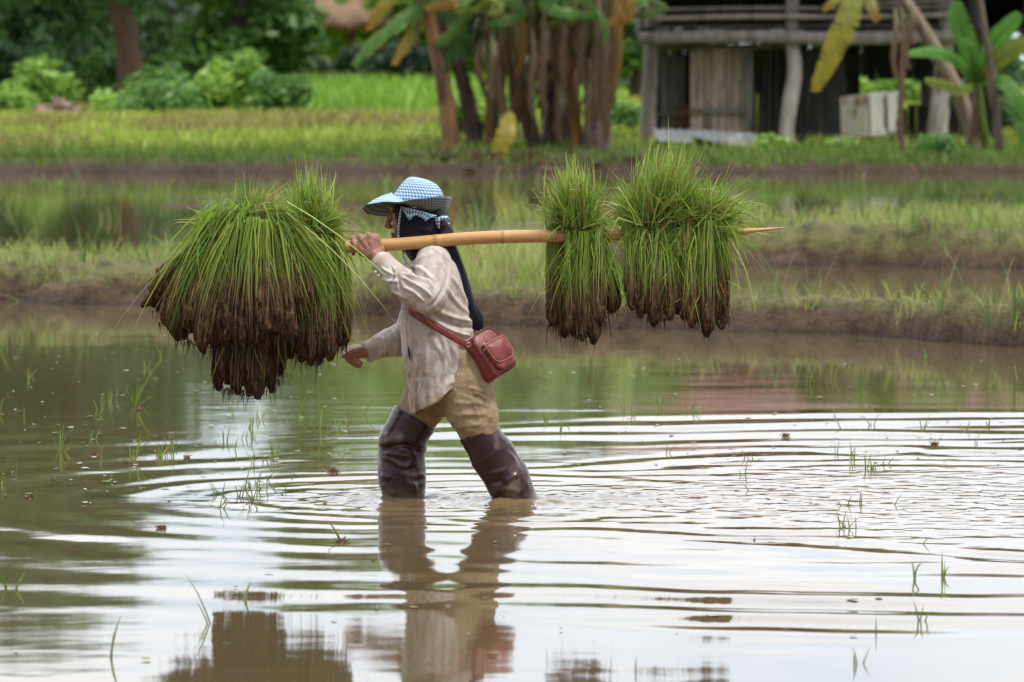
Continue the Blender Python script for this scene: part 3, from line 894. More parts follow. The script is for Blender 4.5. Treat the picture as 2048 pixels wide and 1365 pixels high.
# --- headscarf: wrap and long tail down the back
b = MB()
wr = catmull(np.array([(376, 836, 24, .045), (384, 836, 34, .06), (398, 837, 43, .075), (415, 839, 51.5, .088), (440, 840, 53, .090), (465, 843, 52, .091), (485, 848, 51, .096), (505, 855, 45, .11), (528, 862, 36, .12)], float), 3)
th = np.linspace(0, 2 * math.pi, 40, endpoint=False)
cq, sq = np.sign(np.cos(th)) * np.abs(np.cos(th)) ** .62, np.sign(np.sin(th)) * np.abs(np.sin(th)) ** .75
b.rings(np.array([[Q(cx + rx * a, py, ry * q) for a, q in zip(cq, sq)] for py, cx, rx, ry in wr]))
b.limb([Q(884, 440, .02), Q(894, 470, .05), Q(897, 492, .08), Q(919, 545, .094), Q(935, 603, .09), Q(950, 640, .085), Q(961, 656, .08)], [.024, .028, .029, .025, .027, .033, .018], [.08, .07, .05, .03, .026, .018, .006], n=24, sub=6)
me = solidify_voxels(b, .004, 5, .5)
V = verts(me); nrm = normals(me); xy = proj(V)
folds = [([(885, 470), (905, 540), (930, 610), (945, 660)], 3.5, 5), ([(896, 480), (920, 560), (945, 640)], 3, -4), ([(905, 480), (932, 560), (957, 650)], 3, 4),
         ([(800, 410), (796, 440), (800, 480)], 4, 3), ([(812, 430), (830, 455), (870, 462)], 5, 3.5), ([(815, 445), (845, 470), (890, 470)], 5, -3), ([(830, 430), (860, 440), (890, 440)], 4, 3), ([(845, 420), (865, 432), (893, 452)], 4, -3)]
V = V + nrm * (fold_field(xy, folds) * .001 * np.clip(near_w(me), 0, 1) + fbm(V * [22, 22, 9], 25, 2) * .003)[:, None]
set_verts(me, V)
link('headscarf', me, M['scarf'], woman)

# --- sun hat
hat = MB()
n = 72
th = np.linspace(0, 2 * math.pi, n, endpoint=False)
cr_ = catmull(np.array([(839, 424, 47, .082), (838, 412, 52.5, .09), (836, 400, 53, .093), (839, 388, 47, .088), (840, 376, 40.5, .078), (839, 366, 32, .063), (834, 358.5, 20, .042), (829, 355, 8, .016), (828, 354.2, 1.5, .003)], float), 4)
R, U = [], []
acc = 0
for kk, (cx, cy, rx, ry) in enumerate(cr_):
    tilt = 10 * min(1, rx / 50)
    row, ur = [], []
    for a in th:
        pl = 1 + .018 * math.cos(a * 13 + 1.3) * (1 if kk < 18 else .4)
        row.append(Q(cx + rx * math.cos(a) * pl, cy + tilt * .35 * math.cos(a), ry * math.sin(a) * pl))
        ur.append((a * .098, acc))
    if kk: acc += math.dist((cx + rx, cy), (cr_[kk - 1][0] + cr_[kk - 1][2], cr_[kk - 1][1])) * PX
    for j, a in enumerate(th): ur[j] = (a * .098 * (.35 + .65 * rx / 54), acc)
    R.append(row); U.append(ur)
hat.rings(np.array(R), cap=(False, True), uv=np.array(U))
sunhat = empty('sun_hat', (0, 0, 0), None, None); sunhat.location = tuple(Q(836, 400) - np.array(woman.location)); sunhat.parent = woman
hat.build('crown', M['gingham'], sunhat)
edge = [(0, 903, 396, 0), (30, 895, 401, -.08), (60, 868, 406, -.13), (90, 830, 417, -.155), (120, 785, 431, -.15), (150, 752, 432.5, -.09), (165, 735, 427, -.05), (180, 725, 418, 0), (195, 732, 411, .05), (210, 745, 407.5, .09),
        (225, 765, 405.5, .125), (240, 785, 405, .15), (255, 805, 403.5, .165), (270, 830, 399.5, .168), (300, 868, 394, .145), (330, 894, 392, .085), (360, 903, 396, 0)]
E = np.array(edge, float)
R, U = [], []
degs = np.linspace(0, 360, 120, endpoint=False)
for t in np.linspace(0, 1, 9):
    row, ur = [], []
    for dg_ in degs:
        a = math.radians(dg_)
        ox, oy, oo = (np.interp(dg_, E[:, 0], E[:, k]) for k in (1, 2, 3))
        ix = 838 + 54 * math.cos(a)
        iy = 416 + 13 * math.cos(a) - (0 if math.sin(a) < 0 else 3)
        if math.cos(a) < -.2: iy -= 14 * sstep(-.2, -1, np.array(math.cos(a)))
        io = -.094 * math.sin(a)
        x, y, o = ix + (ox - ix) * t, iy + (oy - iy) * t, io + (oo - io) * t
        y -= 5 * math.sin(math.pi * t) * (-math.cos(a) if math.cos(a) < 0 else -.5 * math.cos(a))
        row.append(Q(x, y + .8 * math.sin(a * 9), o)); ur.append((a * .13, t * .085))
    R.append(row); U.append(ur)
R, U = np.array(R), np.array(U)
bm_ = MB(); bm_.rings(R, cap=(False, False), uv=U); brim = bm_.build('brim', M['gingham_shaded'], sunhat)
me = brim.data
md = brim.modifiers.new('thick', 'SOLIDIFY'); md.thickness = .003; md.offset = 0; md.material_offset = 1
me.materials.append(M['gingham'])


def sheet(b, grid, uvs=.0, cap=False):
    grid = np.asarray(grid, float)
    m, n, _ = grid.shape
    du = np.concatenate([[0], np.cumsum(np.linalg.norm(np.diff(grid[0], axis=0), axis=1))])
    dv = np.concatenate([[0], np.cumsum(np.linalg.norm(np.diff(grid[:, 0], axis=0), axis=1))])
    uv = np.stack(np.broadcast_arrays(du[None, :], dv[:, None]), -1)
    return b.rings(grid, cap=(False, False), closed=False, uv=uv)


# frilled neck cloth under the brim
top = catmull(np.array([(804, 413, .088), (820, 417, .104), (842, 423, .108), (864, 429, .095), (880, 433, .07), (888, 434, .03), (889, 432, -.03)], float), 8)
bot = catmull(np.array([(808, 424, .094), (818, 441, .118), (828, 433, .112), (842, 435, .118), (851, 443, .116), (862, 435, .10), (874, 440, .085), (885, 442, .055), (893, 440, -.03)], float), 6)
tb = np.linspace(0, 1, 60)
tp = np.array([[np.interp(t, np.linspace(0, 1, len(top)), top[:, k]) for k in range(3)] for t in tb])
bt_ = np.array([[np.interp(t, np.linspace(0, 1, len(bot)), bot[:, k]) for k in range(3)] for t in tb])
G = []
for t in np.linspace(0, 1, 6):
    r = tp * (1 - t) + bt_ * t
    r = r + np.stack([0 * tb, .9 * np.sin(tb * 40) * t, .006 * np.sin(tb * 33 + 1) * t], 1)
    G.append([Q(*q) for q in r])
fb = MB(); sheet(fb, G); fr2 = fb.build('neck_frill', M['gingham'], sunhat)
md = fr2.modifiers.new('thick', 'SOLIDIFY'); md.thickness = .002
kb = MB()
kb.limb([Q(874, 441, .085), Q(884, 437, .09), Q(893, 437, .085)], [.006, .010, .009], [.012, .015, .012], n=14)
kb.limb([Q(876, 440, .09), Q(880, 449, .092), Q(889, 457, .088)], [.009, .014, .012], [.008, .006, .004], n=14)
kb.limb([Q(880, 438, .09), Q(889, 443, .09), Q(895, 450, .085)], [.007, .010, .009], [.006, .005, .004], n=14)
kb.ell(Q(877, 440, .095), (.011, .011, .010))
me = kb.mesh('knot')
V = verts(me)
lu = me.uv_layers['UVMap']
ix = np.empty(len(me.loops), np.int32); me.loops.foreach_get('vertex_index', ix)
lu.data.foreach_set('uv', V[ix][:, [0, 2]].astype(np.float32).ravel())
link('knot', me, M['gingham'], sunhat)
sb = MB()
ps = catmull(np.array([(804, 413, .092), (801, 425, .099), (799, 440, .098), (797, 458, .092), (797, 472, .085), (800, 488, .09), (806, 503, .115), (807, 514, .125), (812, 525, .128), (811, 531, .126)], float), 5)
sheet(sb, [[Q(x - 2.2, y, o) for x, y, o in ps], [Q(x, y, o + .004) for x, y, o in ps], [Q(x + 2.2, y, o) for x, y, o in ps]])
st_ = sb.build('chin_strap', M['gingham'], sunhat)
md = st_.modifiers.new('thick', 'SOLIDIFY'); md.thickness = .002

# ------------------------------------------------------------------ bamboo carrying pole
pts = [(372, 525), (480, 513), (690, 494.5), (800, 488.5), (900, 480), (1000, 474.5), (1140, 472), (1240, 470), (1350, 468.5), (1445, 467.5)]
pole_pts = np.array([Q(x, y, PO) for x, y in pts])
S = catmull(np.column_stack([pole_pts, [.021, .022, .0235, .0238, .024, .0242, .0236, .0222, .020, .0186]]), 24)
extra = []
pr_ = []
nodes = (430, 655, 871, 1006, 1128, 1238, 1352)
c0 = S[:, :3]; r0_ = S[:, 3].copy()
xpx = proj(c0)[:, 0]
for nx_ in nodes:
    d = (xpx - nx_)
    r0_ += .0016 * np.exp(-(d / 3.0) ** 2) - .0009 * np.exp(-((d + 7) / 3.0) ** 2)
n = 30
th = np.linspace(0, 2 * math.pi, n, endpoint=False)
R = c0[:, None] + np.stack([0 * th, np.cos(th), np.sin(th)], 1)[None] * r0_[:, None, None]
# whittled slanting point: the section loses its lower half
tips = []
for t in np.linspace(.08, 1, 16):
    x = 1445 + 130 * t
    top_y = 458.5 - 3.5 * t
    bot_y = 477 - (477 - 456.5) * t ** .9
    cy, hy = (top_y + bot_y) / 2, max((bot_y - top_y) / 2, .6)
    wd = .0186 * (1 - t) ** .55 + .002
    tips.append([Q(x, cy - hy * math.sin(a), PO - wd * math.cos(a)) for a in th])
R = np.concatenate([R, np.array(tips)])
C = np.empty((len(R), n, 3)); C[:] = (.56, .295, .105)
xr_ = proj(R.reshape(-1, 3))[:, 0].reshape(len(R), n)
for nx_ in nodes:
    C = C * (1 - .45 * np.exp(-((xr_ - nx_) / 3.5) ** 2))[..., None] + np.array([.2, .17, .11]) * .3 * np.exp(-((xr_ - nx_ - 6) / 6) ** 2)[..., None]
kk = sstep(1450, 1500, xr_)[..., None] * .5
C = C * (1 - kk) + np.array([.56, .30, .13]) * kk
kk = sstep(1535, 1565, xr_)[..., None] * .6
C = C * (1 - kk) + np.array([.12, .08, .05]) * kk
pb = MB().rings(R, col=C.reshape(-1, 3))
pole = pb.build('bamboo_pole', M['bamboo'], None, base=Q(880, 484, PO))
tag(pole, 'thick bamboo carrying pole with a whittled point resting on the woman\'s shoulder', 'carrying pole')

fb = MB()
fc = Q(1481, 450.0, PO)
fb.limb([fc + [-.010, 0, .006], fc + [-.003, 0, .0065], fc + [.004, 0, .006], fc + [.008, 0, .005]], [.002, .0034, .0036, .0022], n=10)
fly = empty('fly', Q(1481, 456, PO), 'small dark fly sitting near the pointed tip of the bamboo pole', 'insect')
fb.build('body', M['fly'], fly)
for s in (-1, 1):
    q = MB(); q.limb([fc + [.002, s * .002, .008], fc + [-.006, s * .006, .009], fc + [-.014, s * .008, .0085]], [.0006, .0005, .0003], [.002, .0035, .002], n=8, side=(0, s, 0)); q.build('wing', M['zip'], fly)
    q = MB()
    for dx in (-.003, .001, .005):
        q.limb([fc + [dx, s * .002, .004], fc + [dx * 2, s * .007, .005], fc + [dx * 2.5, s * .009, -.004]], .0005, n=5, sub=2)
    q.build('leg', M['fly'], fly)

# ------------------------------------------------------------------ red shoulder bag
bag = empty('shoulder_bag', Q(960, 720, .1), 'worn red leather shoulder bag with a front flap pocket hanging at the woman\'s hip', 'bag')
roll, yaw = math.radians(-27), math.radians(40)
nF = np.array([math.sin(yaw), -math.cos(yaw), 0]); wA = np.array([math.cos(yaw), math.sin(yaw), 0]); uA = np.array([0, 0, 1.0])
ca, sa = math.cos(roll), math.sin(roll)
RY = np.array([[ca, 0, sa], [0, 1, 0], [-sa, 0, ca]])
pit = math.radians(10)
nF, wA, uA = RY @ nF, RY @ wA, RY @ uA
nF, uA = nF * math.cos(pit) + uA * math.sin(pit), uA * math.cos(pit) - nF * math.sin(pit)
BC = Q(978, 711, .125)


def bp_(w_, u_, n_): return BC + wA * w_ + uA * u_ + nF * n_


def rrect(w, h, rt, rb, k=8):
    pts = []
    for cx, cy, r, a0 in ((w - rt, h - rt, rt, 0), (-w + rt, h - rt, rt, 90), (-w + rb, -h + rb, rb, 180), (w - rb, -h + rb, rb, 270)):
        for t in np.linspace(0, 90, k):
            a = math.radians(a0 + t)
            pts.append((cx + r * math.cos(a), cy + r * math.sin(a)))
    return np.array(pts)


def slab(mb, w, h, rt, rb, n0, n1, off=(0, 0), puff=.0):
    o_ = rrect(w, h, rt, rb)
    R = []
    for (nn, sc_) in ((n0, .80), (n0 + .0015, .93), (n0 + .005, 1.0), ((n0 + n1) / 2, 1.0 + puff), (n1 - .005, 1.0), (n1 - .0015, .95), (n1 + .002, .8), (n1 + .006, .4), (n1 + .007, .05)):
        R.append([bp_(off[0] + x * sc_, off[1] + y * sc_, nn) for x, y in o_])
    mb.rings(np.array(R))


q = MB(); slab(q, .058, .088, .034, .022, -.046, .040, puff=.015); bgo = q.build('bag_body', M['leather'], bag)
q = MB(); o_ = rrect(.0585, .0885, .034, .022, 8); o_ = np.concatenate([o_, o_[:1]])
q.limb([bp_(x, y, .037) for x, y in o_], .0026, n=8, sub=2, round_caps=False, side=tuple(nF)); q.build('piping', M['piping'], bag)
q = MB(); slab(q, .046, .050, .012, .026, .040, .062, off=(.004, -.030)); q.build('pocket', M['leather'], bag)
q = MB(); slab(q, .050, .042, .010, .030, .062, .072, off=(.006, -.010)); fl = q.build('pocket_flap', M['leather'], bag)
q = MB(); o_ = rrect(.0505, .0425, .010, .030, 8); o_ = np.concatenate([o_, o_[:1]])
q.limb([bp_(x + .006, y - .010, .070) for x, y in o_], .0019, n=8, sub=2, round_caps=False, side=tuple(nF)); q.build('flap_piping', M['piping_light'], bag)
q = MB(); q.limb([bp_(-.046, .036, .051), bp_(.0, .037, .053), bp_(.052, .036, .051)], [.003, .003, .003], [.004, .004, .004], n=8); q.build('zip', M['zip'], bag)
q = MB(); q.limb([bp_(-.040, .030, .058), bp_(-.038, .038, .060)], .004, n=8); q.build('zip_pull', M['brass'], bag)
# strap: flat ribbon over the chest, ring at the bag
sp = catmull(np.array([(936, 690, .175), (924, 686, .190), (900, 672, .203), (880, 660, .206), (858, 647, .200), (838, 634, .185), (820, 621, .150), (808, 606, .09), (806, 590, .03), (812, 560, -.06), (830, 520, -.13), (856, 494, -.14), (885, 500, -.13), (920, 545, -.09), (943, 600, -.02), (955, 650, .05), (962, 670, .08)], float), 6)
cen = np.array([Q(*s) for s in sp])
ax_ = np.array([Q(882, y, 0) for y in sp[:, 1]])
nn = cen - ax_; nn[:, 2] *= .1; nn /= np.linalg.norm(nn, axis=1)[:, None]
T = np.gradient(cen, axis=0); T /= np.linalg.norm(T, axis=1)[:, None]
sd_ = np.cross(T, nn); sd_ /= np.linalg.norm(sd_, axis=1)[:, None]
cen = cen + nn * .004
R = []
for (a, bq) in ((-.0125, -.0015), (-.0125, .0015), (-.010, .0026), (0, .003), (.010, .0026), (.0125, .0015), (.0125, -.0015), (0, -.002)):
    R.append(cen + sd_ * a + nn * bq)
q = MB().rings(np.array(R).transpose(1, 0, 2)); q.build('strap', M['leather'], bag)
q = MB(); tt = np.linspace(0, 2 * math.pi, 17)
q.limb([Q(937 + 4.2 * math.cos(a), 690 + 4.2 * math.sin(a), .19) for a in tt], .0018, n=8, sub=2, round_caps=False); q.build('ring', M['brass'], bag)
# ------------------------------------------------------------------ bundles of rice seedlings on the pole
G0 = np.array([.115, .235, .030]); G1 = np.array([.36, .54, .075]); YEL = np.array([.52, .50, .12]); STRAW = np.array([.36, .24, .10]); MUDC = np.array([.075, .043, .026]); STEM = np.array([.30, .30, .10])


def Qv(A):
    A = np.asarray(A, float)
    d = FWD[None] + np.stack([(A[:, 0] - 1024) / F, 0 * A[:, 0], 0 * A[:, 0]], 1) - UP[None] * ((A[:, 1] - 682.5) / F)[:, None]
    return CAM + d * ((D0 - A[:, 2]) / d[:, 1])[:, None]


def pal(n, yellow=.2, straw=.06):
    t = rng.random((n, 1))
    c = G0 * (1 - t) + G1 * t
    m = rng.random(n) < yellow
    c[m] = c[m] * .4 + YEL * .6
    m = rng.random(n) < straw
    c[m] = STRAW * (.6 + .5 * rng.random((m.sum(), 1)))
    return c


def bundle(label, clumps, tie, tie_w, tufts, brown=.36, stems=70, loose=90, conv=.0, drape=(), radius=12, seed=0, tie_part=True, hair=26, base=None):
    """clumps: (bottom px, py, depth); tie: (px, py, depth); tufts: (n, mean deg, spread deg, len lo, len hi, droop, (x, y) shift, spread px)"""
    global rng
    rng = np.random.default_rng(100 + seed)
    root = empty('seedling_bundle', Q(tie[0], tie[1] + 40, tie[2]) if base is None else base, label, 'rice seedlings', 'bundles of rice seedlings hung on the pole')
    cx = np.mean([c[0] for c in clumps])
    # muddy root clumps, each tapering up into its stems
    acc = Acc()
    for k, (bx, by, bo) in enumerate(clumps):
        tx, ty = tie[0] + (bx - cx) * conv + rng.normal(0, tie_w * .3), tie[1] + rng.normal(0, 4)
        to = tie[2] + (bo - tie[2]) * .85 + rng.normal(0, .01)
        # path from the roots up to the band
        A = np.array([bx + rng.normal(0, 2.5), by + rng.normal(0, 9), bo]); B = np.array([tx, ty, to])
        Lp = np.linalg.norm((B - A)[:2])
        bow = np.array([(bx - tx) * .28, 0, (bo - to) * .6 + .01])

        def path(t):
            t = np.asarray(t, float)[:, None]
            return A * (1 - t) + B * t + bow * (np.sin(math.pi * t ** .8)) * (1 - t * .3)
        tk = np.linspace(0, brown + .10, 9)
        pk = Qv(path(tk))
        rr = radius * PX * rng.uniform(.8, 1.25)
        prof_r = rr * np.interp(tk / (brown + .1), [0, .12, .35, .7, 1], [.45, .95, 1.08, .85, .5])
        R = limb_rings(pk, prof_r * .86, prof_r, n=40, sub=5)
        flat = R.reshape(-1, 3)
        cc = R.mean(1, keepdims=True)
        nz_ = 1 + .34 * fbm(flat * [60, 60, 14], seed * 3 + k, 3).reshape(R.shape[:2]) +   .2 * vnoise(flat * [190, 190, 30], k).reshape(R.shape[:2])
        aa = np.linspace(0, 2 * math.pi, 40, endpoint=False); ll = np.linspace(0, 3.2, len(R))
        rg = vnoise(np.stack([np.tile(np.cos(aa) * 3.2, len(R)), np.tile(np.sin(aa) * 3.2, len(R)), np.repeat(ll, 40)], 1), seed * 31 + k).reshape(R.shape[:2])
        nz_ = nz_ * (1 - .55 * np.exp(-(rg / .22) ** 2) + .15)
        R = cc + (R - cc) * nz_[..., None]
        shade_ = rng.uniform(1.1, 2.3)
        cb = MUDC * shade_
        tt = np.linspace(0, 1, len(R))[:, None, None]
        C = np.broadcast_to(cb * (.75 + .0 * tt) * (1 - tt) + np.array([.15, .09, .045]) * shade_ * tt, R.shape)
        cm = MB().rings(R, col=C.reshape(-1, 3))
        cm.build('root_clump', M['clod'], root)
        # stems
        n = stems
        off = rng.normal(0, 1, (n, 2)); off /= np.maximum(1, np.linalg.norm(off, axis=1) / 1.1)[:, None]
        t0 = rng.uniform(.02, .25, n)
        ts = np.linspace(0, 1, 9)[None] * (1.0 - t0[:, None]) + t0[:, None]
        base_ = A[None, None] * (1 - ts[..., None]) + B[None, None] * ts[..., None] + bow * (np.sin(math.pi * ts ** .8) * (1 - ts * .3))[..., None]
        spread = radius * 1.08 * np.interp(ts, [0, .2, .6, .9, 1], [.7, 1.0, 1.05, .8, .6])
        base_[..., 0] += off[:, :1] * spread + rng.normal(0, 1.0, ts.shape)
        base_[..., 2] += off[:, 1:] * spread * PX * 1.1
        p = Qv(base_.reshape(-1, 3)).reshape(n, 9, 3)
        w = np.interp(np.linspace(0, 1, 9), [0, .5, 1], [.0034, .0036, .004])[None] * rng.uniform(.7, 1.3, (n, 1))
        V, Qd, _ = strips(p, w, G0, G1)
        g_ = pal(n, .30, .12)
        u = ts[..., None]
        brn = brown * rng.uniform(.55, 1.3, (n, 1, 1))
        C = np.where(u < brn * 1.05, MUDC * 1.25 + (np.array([.18, .10, .05]) - MUDC) * np.clip(u / brn, 0, 1) ** 2, STEM * (1 - np.clip((u - brn) / .35, 0, 1)) + g_[:, None] * np.clip((u - brn) / .35, 0, 1))
        C = np.where((u < brown * 1.05) & (rng.random((n, 1, 1)) < .5), np.array([.27, .165, .09]) * rng.uniform(.6, 1.3, (n, 1, 1)), C)
        acc.add(V, Qd, np.repeat(C[:, :, None], 2, 2).reshape(-1, 3))
        # root hairs dangling
        nh = hair
        b_ = np.stack([bx + rng.normal(0, radius * .6, nh), by - rng.uniform(0, 10, nh), bo + rng.normal(0, .012, nh)], 1)
        ln = rng.gamma(2.0, 8, nh) + 3
        tp_ = b_ + np.stack([rng.normal(0, 5, nh), ln, rng.normal(0, .006, nh)], 1)
        md_ = (b_ + tp_) / 2 + np.stack([rng.normal(0, 4, nh), 0 * ln, 0 * ln], 1)
        V, Qd, C = blades(Qv(b_), Qv(md_), Qv(tp_), rng.uniform(.0015, .0060, nh), K=5, taper=1.2, c0=MUDC * .9, c1=MUDC * 1.1)
        acc.add(V, Qd, C)
    acc.build('stems', M['strand'], root)
    # leaves
    acc = Acc()
    for (n, mean, sprd, lo, hi, droop, sh, spx) in tufts:
        a = np.radians(np.clip(rng.normal(mean, sprd, n), mean - 3 * sprd, mean + 3 * sprd))
        ln = rng.uniform(lo, hi, n) * rng.uniform(.75, 1.05, n)
        ln *= 1.08 - .42 * np.clip(np.abs(np.degrees(a) - mean) / (2 * sprd), 0, 1)
        az = rng.normal(0, .30, n)
        b_ = np.stack([tie[0] + sh[0] + rng.normal(0, spx, n), tie[1] + sh[1] + rng.normal(0, spx * .35, n), tie[2] + rng.normal(0, .03, n)], 1)
        d = np.stack([np.sin(a), -np.cos(a)], 1)
        mid = b_ + np.stack([d[:, 0] * ln * .5 + rng.normal(0, 7, n), d[:, 1] * ln * .62, az * ln * PX * .35], 1)
        dr = np.clip(droop * rng.gamma(1.3, .55, n) * (.35 + np.abs(np.sin(a))), 0, 1.3)
        tp_ = b_ + np.stack([d[:, 0] * ln * (1 + .12 * dr), d[:, 1] * ln * (1 - dr) + dr * ln * .25 * np.abs(np.sin(a)), az * ln * PX], 1)
        c = pal(n, .25, .09)
        V, Qd, C = blades(Qv(b_), Qv(mid), Qv(tp_), rng.uniform(.003, .0068, n), K=7, taper=2.2, c0=c * .75, c1=c * 1.1 + np.array([.03, .03, 0]))
        acc.add(V, Qd, C)
        m_ = int(n * .14)   # snapped blades, folded over part way
        j = rng.integers(0, n, m_)
        kx = b_[j] + (tp_[j] - b_[j]) * rng.uniform(.45, .85, (m_, 1))
        e2 = kx + np.stack([np.sign(np.sin(a[j])) * rng.uniform(8, 50, m_), rng.uniform(-12, 55, m_), rng.normal(0, .03, m_)], 1)
        pth = np.stack([Qv(b_[j]), Qv((b_[j] * .5 + kx * .5)), Qv(kx), Qv(kx * .6 + e2 * .4 + [0, -2, 0]), Qv(e2)], 1)
        V, Qd, C = strips(pth, np.array([1, 1, .95, .7, .1])[None] * rng.uniform(.003, .006, (m_, 1)), c[j] * .8, np.where(rng.random((m_, 1)) < .5, STRAW, c[j]))
        acc.add(V, Qd, C)
        m_ = int(n * .10)   # dry curling tips
        j = rng.integers(0, n, m_)
        e2 = tp_[j] + np.stack([np.sin(a[j]) * 14 + rng.normal(0, 6, m_), rng.uniform(2, 18, m_), rng.normal(0, .01, m_)], 1)
        V, Qd, C = blades(Qv(tp_[j]), Qv(tp_[j] + (tp_[j] - mid[j]) * .25), Qv(e2), .0022, K=4, c0=c[j], c1=STRAW)
        acc.add(V, Qd, C)
    # blades hanging down over the stems
    for (n, x0, x1, y0, y1, fan, lo, hi, o0, o1) in drape:
        x = rng.uniform(x0, x1, n); y = rng.uniform(y0, y1, n)
        ln = rng.uniform(lo, hi, n)
        f_ = (x - (x0 + x1) / 2) / max(1, (x1 - x0) / 2) * fan + rng.normal(0, .24, n)
        b_ = np.stack([x, y, rng.uniform(o0, o1, n)], 1)
        mid = b_ + np.stack([f_ * ln * .55 + rng.normal(0, 11, n), ln * .35 + rng.normal(-8, 12, n), rng.uniform(.01, .05, n)], 1)
        tp_ = b_ + np.stack([f_ * ln, ln, rng.uniform(-.01, .05, n)], 1)
        c = pal(n, .25, .10)
        V, Qd, C = blades(Qv(b_), Qv(mid), Qv(tp_), rng.uniform(.003, .0062, n), K=7, taper=2.4, c0=c, c1=c * 1.05)
        acc.add(V, Qd, C)
    # stray blades poking out of the column
    n = loose
    k = rng.integers(0, len(clumps), n)
    cl = np.array(clumps, float)[k]
    t = rng.uniform(brown * .8, .95, n)[:, None]
    A = cl * (1 - t) + np.stack([tie[0] + (cl[:, 0] - cx) * conv, np.full(n, tie[1]), np.full(n, tie[2])], 1) * t + np.stack([rng.normal(0, radius, n), 0 * t[:, 0], .02 + 0 * t[:, 0]], 1)
    a = rng.normal(0, .5, n) + np.where(A[:, 0] < cx, -.2, .2)
    dn = rng.random(n) < .6
    ln = rng.uniform(35, 105, n)
    sgn = np.where(dn, 1, -1)
    mid = A + np.stack([np.sin(a) * ln * .5, sgn * np.cos(a) * ln * .35 - 8, rng.uniform(0, .04, n)], 1)
    tp_ = A + np.stack([np.sin(a) * ln, sgn * np.cos(a) * ln, rng.uniform(0, .06, n)], 1)
    c = pal(n, .35, .15)
    V, Qd, C = blades(Qv(A), Qv(mid), Qv(tp_), rng.uniform(.0022, .0045, n), K=6, taper=2.2, c0=c, c1=c)
    acc.add(V, Qd, C)
    acc.build('leaves', M['leaf'], root)
    if tie_part:
        q = MB(); tt = np.linspace(0, 2 * math.pi, 25)
        q.limb([Q(tie[0] + tie_w * 1.05 * math.cos(a), tie[1] + 2.0 * math.sin(2 * a + seed), tie[2] + tie_w * .75 * PX * math.sin(a)) for a in tt], .003, n=8, sub=2, round_caps=False, wob=.3)
        tb_ = q.mesh('tie_band'); set_col(tb_, STRAW * .35); link('tie_band', tb_, M['strand'], root)
    return root


FR, BK = .168, .095
bundle('lone seedling bundle nearest behind the woman, straight tuft above the pole',
       [(1104, 652, BK), (1117, 660, BK - .02), (1131, 668, BK), (1147, 672, FR), (1166, 674, FR + .02), (1186, 664, FR), (1203, 648, FR + .02), (1217, 634, FR), (1226, 612, FR - .02), (1152, 664, BK), (1188, 654, BK), (1217, 622, BK)],
       (1156, 456, PO), 38, [(20, -2, 14, 120, 180, .1, (-4, 0), 14), (430, -3, 15, 85, 165, .2, (-4, 0), 20), (130, -35, 18, 55, 115, .5, (-16, 4), 12), (110, 38, 20, 50, 110, .6, (12, 6), 12), (40, 80, 25, 40, 90, .9, (20, 14), 12)],
       stems=62, loose=80, conv=.60, drape=[(80, 1142, 1215, 468, 500, .35, 60, 150, .165, .185)], radius=11.5, seed=1)
bundle('middle seedling bundle of the rear cluster, tallest bright green tuft',
       [(1260, 592, FR), (1270, 612, FR + .015), (1284, 628, FR), (1303, 636, FR + .02), (1322, 640, FR), (1341, 630, FR + .015), (1356, 614, FR), (1275, 612, BK), (1310, 630, BK), (1346, 622, BK)],
       (1304, 447, PO + .01), 44, [(30, 8, 12, 150, 215, .1, (12, 0), 18), (540, 10, 15, 90, 195, .2, (10, 0), 24), (200, -30, 16, 60, 125, .45, (-24, 2), 14), (170, 40, 18, 60, 130, .6, (20, 0), 20)],
       stems=66, loose=70, conv=.75, drape=[(110, 1250, 1350, 452, 475, .15, 60, 150, .17, .19)], radius=11.5, seed=2)
bundle('outermost seedling bundle beside the bamboo point, tuft leaning sideways',
       [(1370, 628, FR), (1384, 644, FR + .01), (1402, 655, FR), (1420, 656, FR + .015), (1436, 648, FR), (1449, 628, FR), (1378, 622, BK), (1412, 642, BK), (1444, 634, BK)],
       (1396, 440, PO + .01), 40, [(330, 20, 24, 50, 112, .35, (-4, 0), 26), (16, 40, 20, 100, 150, .2, (10, 0), 20), (230, 48, 18, 60, 120, .55, (6, 6), 22), (150, -25, 18, 60, 120, .4, (-26, 2), 20), (60, 85, 18, 40, 90, .9, (30, 22), 14)],
       stems=66, loose=120, conv=.72, drape=[(150, 1365, 1450, 430, 470, .30, 60, 160, .17, .19), (14, 1430, 1450, 450, 480, .9, 90, 170, .16, .18)], radius=11.5, seed=3)

# the heavy front load
bundle('largest seedling bundle splayed over the pole front, roots fanned out',
       [(320, 598, .16), (322, 622, .13), (338, 652, .18), (358, 668, .15), (378, 684, .20), (402, 692, .22), (428, 696, .20), (452, 690, .235), (478, 690, .25), (502, 684, .24), (527, 680, .25), (552, 672, .235), (574, 668, .23), (596, 658, .21), (612, 640, .19), (365, 690, .10), (410, 702, .11), (470, 704, .13), (530, 696, .13), (580, 684, .14)],
       (497, 442, PO + .03), 50, [(200, 78, 16, 45, 100, .4, (6, -8), 24), (60, 20, 14, 30, 70, .2, (-5, -20), 26), (100, 104, 14, 50, 105, .5, (16, 0), 20), (120, -60, 25, 40, 85, .8, (-40, 4), 24), (22, 5, 10, 70, 95, .1, (-8, -22), 16), (14, 38, 8, 60, 90, .1, (30, -22), 16)],
       stems=60, loose=190, conv=.42, brown=.44, drape=[(420, 425, 575, 402, 438, .62, 120, 265, .16, .235), (150, 390, 470, 428, 480, .35, 90, 200, .17, .22), (130, 510, 570, 430, 470, .3, 90, 190, .17, .22)], radius=17, seed=4, tie_part=False, hair=30)
